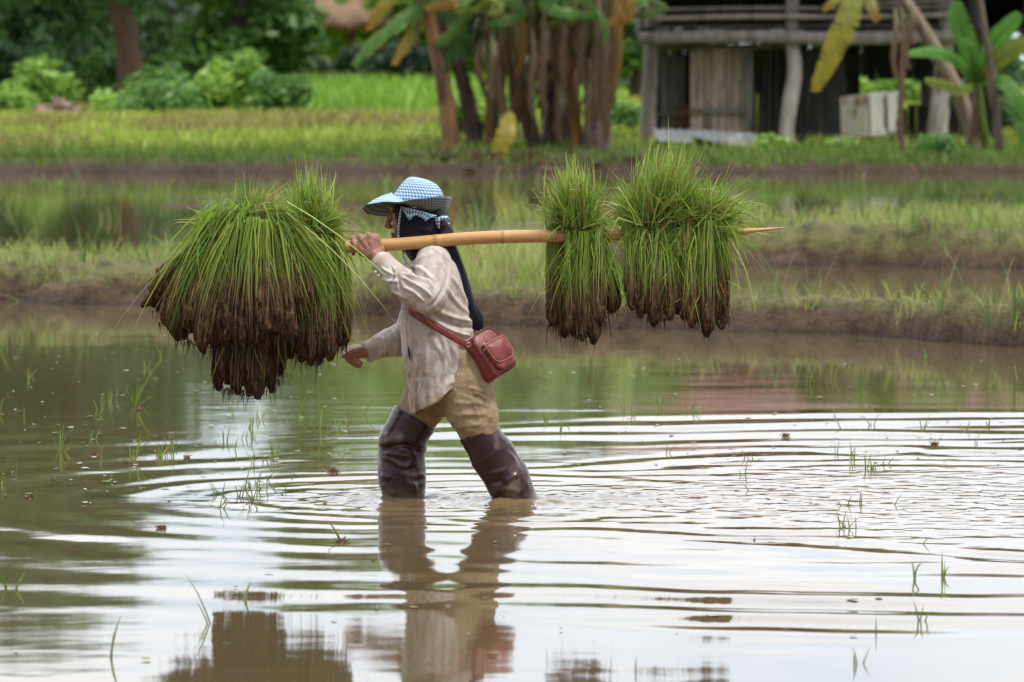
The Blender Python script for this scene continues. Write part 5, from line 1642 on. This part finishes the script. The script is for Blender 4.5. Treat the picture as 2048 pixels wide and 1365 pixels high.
for k_ in range(80):
    hostx = ((b3, 985), (b4, 1045), (b5, 1104), (b7, 1195), (b8, 1135))
    hb, x = hostx[rl.integers(0, 5)]
    x = x + rl.normal(0, 16); y0 = rl.uniform(-60, 120); y1 = min(y0 + rl.uniform(90, 230), 292)
    hue = rl.random(); c_ = (DRY * rl.uniform(.2, 1.2)) if hue < .62 else ((np.array([.26, .12, .065]) * rl.uniform(.5, 1.3)) if hue < .82 else (ORN * rl.uniform(.5, 1) if hue < .91 else GL * rl.uniform(.4, .9)))
    banana_leaf(hb, PL([(x, y0, .1), (x + rl.normal(0, 8), y0 + (y1 - y0) * .3, -.2), (x + rl.normal(0, 10), y0 + (y1 - y0) * .7, -.25), (x + rl.normal(0, 10), y1, -.22)], 86.2 + rl.uniform(-.4, .5)), rl.uniform(.025, .085), c_, c_ * .8, name='dead_leaf', seed=300 + k_, torn=.8, n=14)
for k_ in range(16):
    hb, x = ((b2, 890), (b3, 985), (b5, 1104), (b7, 1195), (b8, 1135), (b4, 1030))[rl.integers(0, 6)]
    x = x + rl.normal(0, 34); y1 = rl.uniform(20, 130)
    c_ = (GL * rl.uniform(.5, 1.1)) if rl.random() < .72 else (GLy if rl.random() < .75 else ORN * .7)
    banana_leaf(hb, PL([(x, -70, .1), (x + rl.normal(0, 20), -25, -.3), (x + rl.normal(0, 35), y1 * .5, -.4), (x + rl.normal(0, 45), y1, -.4)], 85.8 + rl.uniform(-.4, .8)), rl.uniform(.06, .14), c_, c_ * .9, seed=500 + k_, torn=.7, n=18)
# yellow fallen leaf draped at the foot
lf = empty('fallen_banana_leaf', P(1000, 318, 84.6), 'yellow dying banana leaf drooping to the ground at the clump', 'leaf')
banana_leaf(lf, PL([(1020, 225, .3), (1015, 255, 0), (1004, 290, -.1), (990, 318, -.1)], 84.6), .15, YLW * .6, YLW, seed=90, torn=.15)
# brown litter around the clump
q = Acc()
n = 500
x = rb.normal(0, 1.0, n) + P(1060, 300, 85)[0]; y = rb.normal(85.2, .7, n); z = terrain(x, y) + .02
a = rb.uniform(0, 2 * math.pi, n); ln = rb.uniform(.1, .45, n)
e = np.stack([x + np.cos(a) * ln, y + np.sin(a) * ln, z + rb.uniform(0, .12, n)], 1)
b_ = np.stack([x, y, z], 1)
c = DRY * rb.uniform(.3, 1.0, (n, 1))
q.add(*blades(b_, (b_ + e) / 2 + [0, 0, .06], e, rb.uniform(.03, .09, n), K=4, c0=c, c1=c))
o = q.build('leaf_litter', M['grass'])
tag(o, 'dry brown banana litter lying round the clump', 'leaf litter', kind='stuff')

# right hand bananas by the hut
b9 = banana([(1962, 296), (1922, 200), (1876, 110), (1835, 40), (1800, -10)], 86.5, .125, (.27, .20, .14), 'dead banana plant with a long pale stem leaning across the hut', 3, 9, strips_n=6, top=3.0)
banana_leaf(b9, PL([(1712, -40, 0), (1702, 20, -.2), (1672, 90, -.3), (1628, 184, -.3)], 84.3), .19, GLy * .9, YLW * .7, seed=91, torn=.35)
banana_leaf(b9, PL([(1720, -40, 0), (1690, -15, -.2), (1665, 5, -.3), (1646, 22, -.3)], 84.5), .08, GL * 1.2, ORN, seed=92)
banana_leaf(b9, PL([(1735, -40, 0), (1740, 0, -.2), (1748, 25, -.3), (1754, 45, -.3)], 84.5), .09, GLy * .8, ORN, seed=93)
for k_, (x, y0, y1, w_) in enumerate(((1790, 20, 160, .05), (1804, 20, 300, .055), (1815, 40, 140, .05), (1800, 150, 300, .05), (1824, 10, 90, .05))):
    banana_leaf(b9, PL([(x, y0, 0), (x + 3, y0 + (y1 - y0) * .3, -.15), (x - 3, y0 + (y1 - y0) * .7, -.18), (x + 4, y1, -.2)], 84.2), w_, DRY * rb.uniform(.6, 1.0), DRY * rb.uniform(.5, .9), name='dead_leaf', seed=110 + k_, torn=.6)
b10 = banana([(2000, 300), (1988, 180), (1972, 80), (1960, 0)], 85.5, .06, (.17, .13, .10), 'thin banana plant with a bare grey stem at the picture edge', 3, 10, strips_n=2, lw=.2)
b11 = empty('banana_plant', [P(1965, 290, 86)[0], 86, .25], 'young banana plant with broad bright green leaves beside the hut', 'banana plant', 'banana plants on the far bank')
pseudostem(b11, [P(1972, 300, 86), P(1962, 230, 86), P(1955, 160, 86)], [.08, .07, .05], GLy * .5, 5, strips_n=3)
for k_, (l, w_, c0_) in enumerate((([(1955, 165, 0), (1935, 90, -.1), (1918, 40, -.2), (1912, 2, -.2)], .17, GL), ([(1955, 165, 0), (1985, 90, -.2), (2015, 55, -.4), (2040, 28, -.5)], .15, GL * 1.2), ([(1955, 165, 0), (1990, 125, -.3), (2030, 95, -.5), (2075, 80, -.6)], .16, GLy * .8),
                              ([(1955, 165, 0), (1910, 120, -.3), (1865, 105, -.5), (1815, 108, -.6)], .10, GL * 1.25), ([(1955, 165, 0), (1925, 180, -.4), (1890, 172, -.6), (1850, 160, -.7)], .10, GLy * .8), ([(1955, 165, 0), (2000, 160, -.4), (2030, 190, -.6), (2050, 240, -.6)], .13, GL), ([(1955, 165, 0), (1945, 120, -.3), (1940, 95, -.5), (1920, 80, -.6)], .11, GL * 1.1), ([(1990, 200, 0), (2020, 210, -.4), (2045, 250, -.6), (2050, 310, -.6)], .12, GL * .8))):
    banana_leaf(b11, PL(l, 85.8), w_, c0_, c0_ * 1.1, seed=130 + k_, torn=.12)

# ------------------------------------------------------------------ the weathered stilt hut
HD = 89.0
hs = HD / F
hut = empty('wooden_hut', [P(1600, 300, HD)[0], HD + 2.2, .25], 'weathered grey wooden stilt hut with a rusty roof behind the banana plants', 'hut')
WG = np.array([.37, .325, .295])


def hx(px, D=HD): return P(px, 200, D)[0]
def hz(py, D=HD): return P(1600, py, D)[2]


def hpost(pl, r, D=HD, c=1.0, seed=0):
    q = MB(); q.limb([P(x, y, D) for x, y in pl], r, n=10, sub=6, wob=.12, seed=seed, round_caps=False)
    me = q.mesh('post'); set_col(me, WG * c); return link('post', me, M['wood'], hut)


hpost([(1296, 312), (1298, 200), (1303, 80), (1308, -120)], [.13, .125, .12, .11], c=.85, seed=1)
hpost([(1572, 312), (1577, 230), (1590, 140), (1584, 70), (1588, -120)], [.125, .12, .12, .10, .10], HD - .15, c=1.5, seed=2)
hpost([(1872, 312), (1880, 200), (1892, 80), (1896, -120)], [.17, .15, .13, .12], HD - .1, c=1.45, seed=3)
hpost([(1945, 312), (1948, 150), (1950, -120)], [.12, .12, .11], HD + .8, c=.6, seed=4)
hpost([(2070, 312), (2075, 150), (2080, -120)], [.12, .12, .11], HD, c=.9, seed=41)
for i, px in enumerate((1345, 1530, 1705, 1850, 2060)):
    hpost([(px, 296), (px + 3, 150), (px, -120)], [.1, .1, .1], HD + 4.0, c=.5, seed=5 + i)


def beam(x0, y0, x1, y1, h, d, D, c=1.0, sag=0):
    q = MB(); a, b_ = P(x0, y0, D), P(x1, y1, D)
    q.limb([a, a * .66 + b_ * .34 + [0, 0, sag], a * .34 + b_ * .66 + [0, 0, -sag], b_], h, d, n=8, sub=5, wob=.10, seed=int(x0 + y0), side=(0, -1, 0), round_caps=False)
    me = q.mesh('beam'); set_col(me, WG * c * .8); return link('beam', me, M['wood'], hut)


beam(1275, 78, 1920, 72, .10, .06, HD - .30, 1.35, .02)
beam(1300, 38, 1900, 30, .045, .05, HD - .35, 1.5, .015)
beam(1300, 20, 1905, 14, .03, .04, HD - .38, 1.0, .01)
beam(1300, 58, 1900, 52, .05, .05, HD + .1, .7)
beam(1290, 96, 1600, 92, .045, .05, HD + .2, .8)
beam(1700, 8, 1910, 2, .035, .04, HD - .4, 1.2)


def planks(x0, x1, y0, y1, D, c, name='plank_wall', nb=6, gap=.012, thick=.018, vary_=.25, yaw_=0):
    q = MB(); a0, a1 = P(x0, y0, D), P(x1, y1, D)
    wv = (a1[0] - a0[0]) / nb
    for i in range(nb):
        cx = a0[0] + wv * (i + .5)
        dz0, dz1 = rb.normal(0, .03), rb.normal(0, .03)
        q.box([cx, D + yaw_ * (i - nb / 2), (a0[2] + dz0 + a1[2] + dz1) / 2], (wv / 2 - gap / 2, thick, abs(a0[2] + dz0 - a1[2] - dz1) / 2), col=np.asarray(c) * rb.uniform(1 - vary_, 1 + vary_), jit=.004)
    return q.build(name, M['wood'], hut, smooth=False)


planks(1380, 1494, 97, 272, HD + .25, (.56, .43, .35), nb=8)
q = MB(); q.box(P(1437, 223, HD + .2), (.46, .02, .035), col=(.28, .25, .22), jit=.004); q.build('batten', M['wood'], hut, smooth=False)
q = MB(); q.box(P(1499, 185, HD + .2), (.06, .04, .68), col=(.25, .22, .2), jit=.004); q.build('door_jamb', M['wood'], hut, smooth=False)
planks(1322, 1370, 112, 275, HD + .45, (.15, .13, .115), nb=4)
q = MB(); q.box(P(1345, 228, HD + .38), (.3, .02, .03), col=(.14, .12, .1), jit=.004); q.build('batten', M['wood'], hut, smooth=False)
planks(1352, 1378, 215, 272, HD + .4, (.14, .05, .035), nb=2, name='red_board')
planks(1596, 1690, 96, 300, HD + .6, (.070, .068, .066), nb=7, vary_=.12)
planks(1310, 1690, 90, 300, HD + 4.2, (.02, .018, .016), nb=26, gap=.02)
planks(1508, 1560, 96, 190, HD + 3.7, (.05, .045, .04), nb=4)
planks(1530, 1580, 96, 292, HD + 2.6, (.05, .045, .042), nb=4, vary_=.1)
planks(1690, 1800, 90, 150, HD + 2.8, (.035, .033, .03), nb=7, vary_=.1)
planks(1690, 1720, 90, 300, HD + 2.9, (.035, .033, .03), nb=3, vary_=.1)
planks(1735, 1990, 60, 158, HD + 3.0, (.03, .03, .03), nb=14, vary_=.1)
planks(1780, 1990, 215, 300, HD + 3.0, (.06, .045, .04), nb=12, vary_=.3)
planks(1300, 1900, -40, 62, HD + 1.3, (.016, .014, .012), nb=40, vary_=.35)  # near-black colour paints the shade in the recess behind the rails
planks(1300, 2100, -112, -40, HD + .6, (.09, .075, .065), nb=46, name='upper_wall', vary_=.3)
# floor and back wall of the upper storey
q = MB(); a0, a1 = P(1280, 62, HD), P(2110, 62, HD)
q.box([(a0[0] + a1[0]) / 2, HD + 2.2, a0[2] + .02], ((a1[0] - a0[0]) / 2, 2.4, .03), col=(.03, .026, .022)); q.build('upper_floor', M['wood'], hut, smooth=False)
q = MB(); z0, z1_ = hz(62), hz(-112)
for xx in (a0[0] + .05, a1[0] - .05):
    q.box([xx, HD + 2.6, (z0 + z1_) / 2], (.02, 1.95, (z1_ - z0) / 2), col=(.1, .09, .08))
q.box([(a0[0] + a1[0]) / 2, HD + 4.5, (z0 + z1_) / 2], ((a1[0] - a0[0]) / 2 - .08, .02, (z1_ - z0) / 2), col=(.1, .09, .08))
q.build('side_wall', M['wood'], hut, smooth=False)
# rusty corrugated roof with its eaves toward us
q = MB()
xa, xb = a0[0] - .5, a1[0] + .9
nxr = 260
ez, rz_ = hz(-92), hz(-262)
for (ya, yb, za, zb) in ((HD - .9, HD + 2.2, ez, rz_), (HD + 5.4, HD + 2.2, ez, rz_)):
    Gd = np.zeros((6, nxr, 3))
    for a in range(6):
        v = a / 5
        xx = np.linspace(xa, xb, nxr)
        Gd[a] = np.stack([xx, np.full(nxr, ya + (yb - ya) * v), za + (zb - za) * v + .018 * np.sin(xx * 2 * math.pi / .12) + .03 * np.sin(xx * 1.7 + a)], 1)
    q.rings(Gd, cap=(False, False), closed=False)
ro = q.build('roof', M['rust_roof'], hut)
md = ro.modifiers.new('thick', 'SOLIDIFY'); md.thickness = .01

for i in range(15):      # stacked odds and ends along the beam
    px = 1325 + i * 19 + rb.uniform(-7, 7)
    q = MB(); q.box(P(px, 64 + rb.uniform(-4, 6), HD - .2), (rb.uniform(.03, .11), .05, rb.uniform(.025, .06)), col=np.array([.42, .39, .36]) * rb.uniform(.3, 1.5), jit=.012)
    q.build('loose_board', M['wood'], hut, smooth=False)
for i, px in enumerate((1508, 1517, 1529, 1541, 1552)):
    q = MB(); q.box(P(px, 190, HD + 1.2), (.018, .02, .75), col=np.array([.16, .14, .12]) * rb.uniform(.5, 1.4), jit=.02); q.build('slat', M['wood'], hut, smooth=False)
# things lying about under the hut
cb = empty('white_cabinet', P(1740, 275, 87.8), 'rusty old white metal cabinet with two doors tipped over under the hut', 'cabinet')
A_, B_, C_, D_ = P(1681, 195, 87.95), P(1733, 188, 87.5), P(1800, 180, 88.1), P(1756, 174, 88.5)
dn = P(1736, 275, 87.5) - B_
tilt_ = dn / np.linalg.norm(dn); hgt = np.linalg.norm(dn)


def panel(mb, a, b_, d, hgt, inset=0, push=0):
    u = b_ - a; L_ = np.linalg.norm(u); u /= L_
    n_ = np.cross(u, d); n_ /= np.linalg.norm(n_)
    if n_[1] > 0: n_ = -n_
    c = (a + b_) / 2 + d * hgt / 2 + n_ * push
    mb.box(c, (L_ / 2 - inset, .012, hgt / 2 - inset), np.array([u, n_, d]))


q = MB(); panel(q, A_, B_, tilt_, hgt * .98); q.build('rusty_side', M['rusty_paint'], cb, smooth=False)
q = MB()
u_ = (C_ - B_) / np.linalg.norm(C_ - B_); v_ = (A_ - B_) / np.linalg.norm(A_ - B_)
c_ = (B_ + u_ * np.linalg.norm(C_ - B_) / 2 + v_ * .2) + tilt_ * hgt / 2
q.box(c_, (np.linalg.norm(C_ - B_) / 2, .19, hgt / 2 * .97), np.array([u_, np.cross(tilt_, u_), tilt_])); q.build('case', M['white_paint'], cb, smooth=False)
mid_ = (B_ + C_) / 2
q = MB(); panel(q, B_ + u_ * .02, mid_ - u_ * .035, tilt_, hgt, .012, .03); q.build('cabinet_door', M['white_paint'], cb, smooth=False)
q = MB(); panel(q, mid_ + u_ * .035, C_ - u_ * .01, tilt_, hgt * .94, .012, .03); q.build('cabinet_door', M['white_paint'], cb, smooth=False)
q = MB(); q.limb([mid_ + tilt_ * .1 + [0, -.06, 0], mid_ + tilt_ * hgt * .8 + [0, -.06, 0]], .018, n=8); q.build('handle', M['rust'], cb)

for k_, (x0, x1, y0, y1, D, lab) in enumerate(((1305, 1512, 268, 306, 87.2, 'dented grey corrugated sheet lying in front of the plank door'), (1385, 1450, 284, 302, 86.6, 'short pale metal sheet lying on the larger grey one'))):
    a, b_ = P(x0, y0 + 4, D + .7), P(x1, y0 + 12, D + .6); c_, d_ = P(x1 - 6, y1, D - .3), P(x0 + 10, y1 - 12, D - .3)
    Gd = np.zeros((5, 60, 3))
    for i in range(5):
        v = i / 4
        u = np.linspace(0, 1, 60)[:, None]
        row = (a * (1 - u) + b_ * u) * (1 - v) + (d_ * (1 - u) + c_ * u) * v
        row[:, 2] += .012 * np.sin(np.arange(60) * 1.3) + .02 * math.sin(v * 5 + k_)
        row[:, 2] += .10
        Gd[i] = row
    q = MB().rings(Gd, cap=(False, False), closed=False)
    o = q.build('metal_sheet', M['zinc'], None, base=(a + c_) / 2)
    md = o.modifiers.new('thick', 'SOLIDIFY'); md.thickness = .012
    tag(o, lab, 'metal sheet')
q = MB(); q.box(P(1675, 290, 87), (.17, .1, .05), col=(.4, .38, .35), jit=.01); q.box(P(1680, 284, 87) + [0, 0, .03], (.12, .1, .03), col=(.5, .48, .45), jit=.01)
o = q.build('concrete_block', M['debris'], None, base=P(1675, 297, 87), smooth=False); tag(o, 'small pale block in the grass below the white cabinet', 'block')

# ------------------------------------------------------------------ sprigs standing in the near water
rng = np.random.default_rng(5)
SG = (np.array([.13, .24, .04]), np.array([.26, .36, .07]))


def sprig(px, py, specs, label, group=None, yellow=.2, w=.0045):
    """specs: blades as (lean px, height px, droop px)"""
    D = ground_D(py)
    b0 = P(px, py, D); b0[2] = 0
    s = D / F
    n = len(specs)
    sp_ = np.array(specs, float)
    base_ = np.tile(b0, (n, 1)) + np.stack([rng.normal(0, .006, n), rng.normal(0, .015, n), np.full(n, -.03)], 1)
    tip = base_ + np.stack([sp_[:, 0] * s, rng.normal(0, .03, n), sp_[:, 1] * s + .03], 1)
    mid = base_ + np.stack([sp_[:, 0] * s * .4, rng.normal(0, .01, n), (sp_[:, 1] + sp_[:, 2]) * s * .62 + .02], 1)
    t = rng.random((n, 1))
    c = SG[0] * (1 - t) + SG[1] * t
    m = rng.random(n) < yellow; c[m] = np.array([.26, .22, .08])
    V, Qd, C = blades(base_, mid, tip, w * rng.uniform(.8, 1.2, n), K=8, taper=2.2, c0=c * .8, c1=c, face=np.stack([rng.normal(0, .3, n), np.ones(n), 0 * t[:, 0]], 1)[:, None])
    o = link('water_grass', make_mesh('water_grass', V, quads=Qd, col=C), M['leaf'], None, base=[b0[0], b0[1], 0])
    return tag(o, label, 'water grass', group, 'thing')


sprig(268, 812, [(58, 95, 0), (35, 60, 0), (18, 45, 0), (-14, 30, 0), (8, 55, 5), (44, 22, 8), (-4, 38, 0)], 'largest fan of grass in the water below the front bundles', w=.008)
sprig(262, 925, [(22, 50, 22), (-6, 40, 0), (14, 62, 0), (40, 40, 30), (4, 28, 0)], 'bent grass clump beside a brown tuft in still water', w=.007)
sprig(122, 905, [(-2, 45, 0), (5, 58, 0), (28, 24, 0), (-20, 30, 0), (14, 35, 10), (34, 18, 4)], 'short bushy grass clump standing in dark still water', w=.006)
sprig(20, 1180, [(-34, 62, 0), (-20, 40, 0), (22, 34, 0), (30, 30, 0)], 'sloping grass blades at the dark water near the frame edge', w=.006)
sprig(220, 1318, [(26, 86, 30), (2, 50, 0)], 'lone curved blade rising from bright water at the bottom', w=.006)
sprig(425, 1250, [(-62, 100, 12), (-30, 46, 0)], 'long slanting blade beside the reflection of the front load', w=.006)
sprig(683, 1080, [(-34, 38, 0), (-16, 26, 0), (10, 8, 0)], 'small dark blade leaning over a brown clod before the rings', w=.007)
sprig(1826, 1160, [(-8, 34, 34), (20, 30, 40), (12, 6, 0)], 'arched double blade forming a loop in the rippled water', w=.007)
sprig(1884, 1158, [(0, 54, 0), (16, 20, 36), (-4, 30, 0), (4, 36, 0)], 'upright blade pair next to the looped blade', w=.006)
sprig(1380, 826, [(34, 22, 4), (46, 10, 8), (14, 26, 0), (-10, 12, 0), (24, 14, 4)], 'spiky low green tuft on the brown water behind the wader', w=.007)
sprig(1745, 940, [(-8, 24, 0), (12, 16, 0), (0, 12, 0), (6, 22, 0)], 'tiny bright tuft among the white ripples', w=.006)
sprig(1506, 985, [(-24, 20, 0)], 'short dark twig slanting from the pale water', yellow=1, w=.006)
sprig(640, 860, [(-2, 76, 0), (4, 40, 0), (-12, 22, 0)], 'tall straight blade standing before the muddy far arm', w=.007)
sprig(720, 830, [(50, 62, 0), (-6, 26, 0)], 'yellowish slanting stalk in the water below the lowered hand', yellow=1, w=.006)
sprig(600, 830, [(8, 26, 30), (-4, 40, 0), (26, 34, 10)], 'drooping blade pair left of the straight blade', w=.006)
sprig(1850, 720, [(-2, 26, 0), (14, 10, 10), (5, 14, 0)], 'green sprout by the foot of the dike', w=.009)
sprig(505, 880, [(8, 46, 0), (-4, 20, 0), (12, 16, 0)], 'thin upright sprig before the first rings', w=.005)
sprig(0, 705, [(16, 30, 0), (24, 44, 0)], 'short blade at the edge of the calm brown water', w=.007)
rs_ = np.random.default_rng(31)
cl_ = rs_.random((34, 2))
for i in range(130):
    zone = rs_.random()
    if zone < .55:
        q_ = cl_[rs_.integers(0, 34)]; px, py = 10 + 750 * q_[0] + rs_.normal(0, 22), 700 + 310 * q_[1] + rs_.normal(0, 8)
    elif zone < .965:
        q_ = cl_[rs_.integers(0, 34)]; px, py = 1090 + 950 * q_[0] + rs_.normal(0, 25), 735 + 330 * q_[1] ** 1.3 + rs_.normal(0, 8)
    else:
        px, py = rs_.uniform(30, 2020), rs_.uniform(1080, 1350)
    k = rs_.integers(1, 4)
    sc_ = .55 + .5 * (py - 690) / 600
    sprig(px, py, [(rs_.normal(0, 15) * sc_, rs_.uniform(14, 46) * sc_, rs_.uniform(-2, 12)) for _ in range(k)], 'thin green grass sprig standing in the shallow brown water', 'thin grass sprigs in the water', yellow=.3, w=.0052)

# flecks of leaf and scum floating; pale ones also paint glints of sky
n = 420
px = np.concatenate([rs_.uniform(0, 720, 250), rs_.uniform(1080, 2048, 130), rs_.uniform(0, 2048, 40)])
py = np.concatenate([rs_.uniform(660, 1010, 250), rs_.uniform(720, 930, 130), rs_.uniform(900, 1340, 40)])
D = ground_D(py)
x = (px - 1024) / F * D
acc = Acc()
V, C = [], []
for i in range(n):
    k = 6
    sx, sy = rs_.uniform(.004, .02), rs_.uniform(.008, .03)
    a = np.linspace(0, 2 * math.pi, k, endpoint=False)
    pl = np.stack([x[i] + sx * np.cos(a) * rs_.uniform(.6, 1.2, k), D[i] + sy * np.sin(a) * rs_.uniform(.6, 1.2, k), np.full(k, .0045) + rs_.uniform(0, .004, k)], 1)
    V.append(pl)
    t = rs_.random()
    C.append(np.tile(np.array([.36, .34, .29]) if t < .4 else (np.array([.12, .07, .04]) if t < .75 else np.array([.16, .2, .05])), (k, 1)))
me = make_mesh('floating_flecks', np.concatenate(V), faces=[tuple(range(i * 6, i * 6 + 6)) for i in range(n)], col=np.concatenate(C), smooth=False)
o = link('floating_flecks', me, M['debris'])
tag(o, 'flecks of scum, leaf bits and painted sky glints floating on the water', 'floating debris', kind='stuff')
# brown clods and rotting tufts breaking the surface
for i, (px, py, s) in enumerate(((263, 930, 10), (276, 822, 9), (683, 1086, 9), (58, 998, 7), (322, 1058, 7), (668, 944, 10), (190, 910, 8), (1570, 872, 5), (1868, 890, 8), (375, 918, 5))):
    D = ground_D(py); b0 = P(px, py, D); b0[2] = 0
    rr = s * D / F
    q = Acc(); n2 = 60
    p0 = b0 + rs_.normal(0, 1, (n2, 3)) * [rr * .45, rr * .9, .001]
    p0[:, 2] = -.004
    e = p0 + rs_.normal(0, 1, (n2, 3)) * [rr * .7, rr * .7, rr * .3]; e[:, 2] = np.abs(e[:, 2]) + .004
    c = np.array([.2, .12, .075]) * rs_.uniform(.5, 1.5, (n2, 1))
    q.add(*blades(p0, (p0 + e) / 2 + [0, 0, rr * .35], e, .006, K=4, c0=c, c1=c))
    o = q.build('rotting_tuft', M['grass'], None, base=b0)
    tag(o, 'brown rotting weed tuft breaking the water surface', 'weed tuft', 'rotting weed tufts in the water')
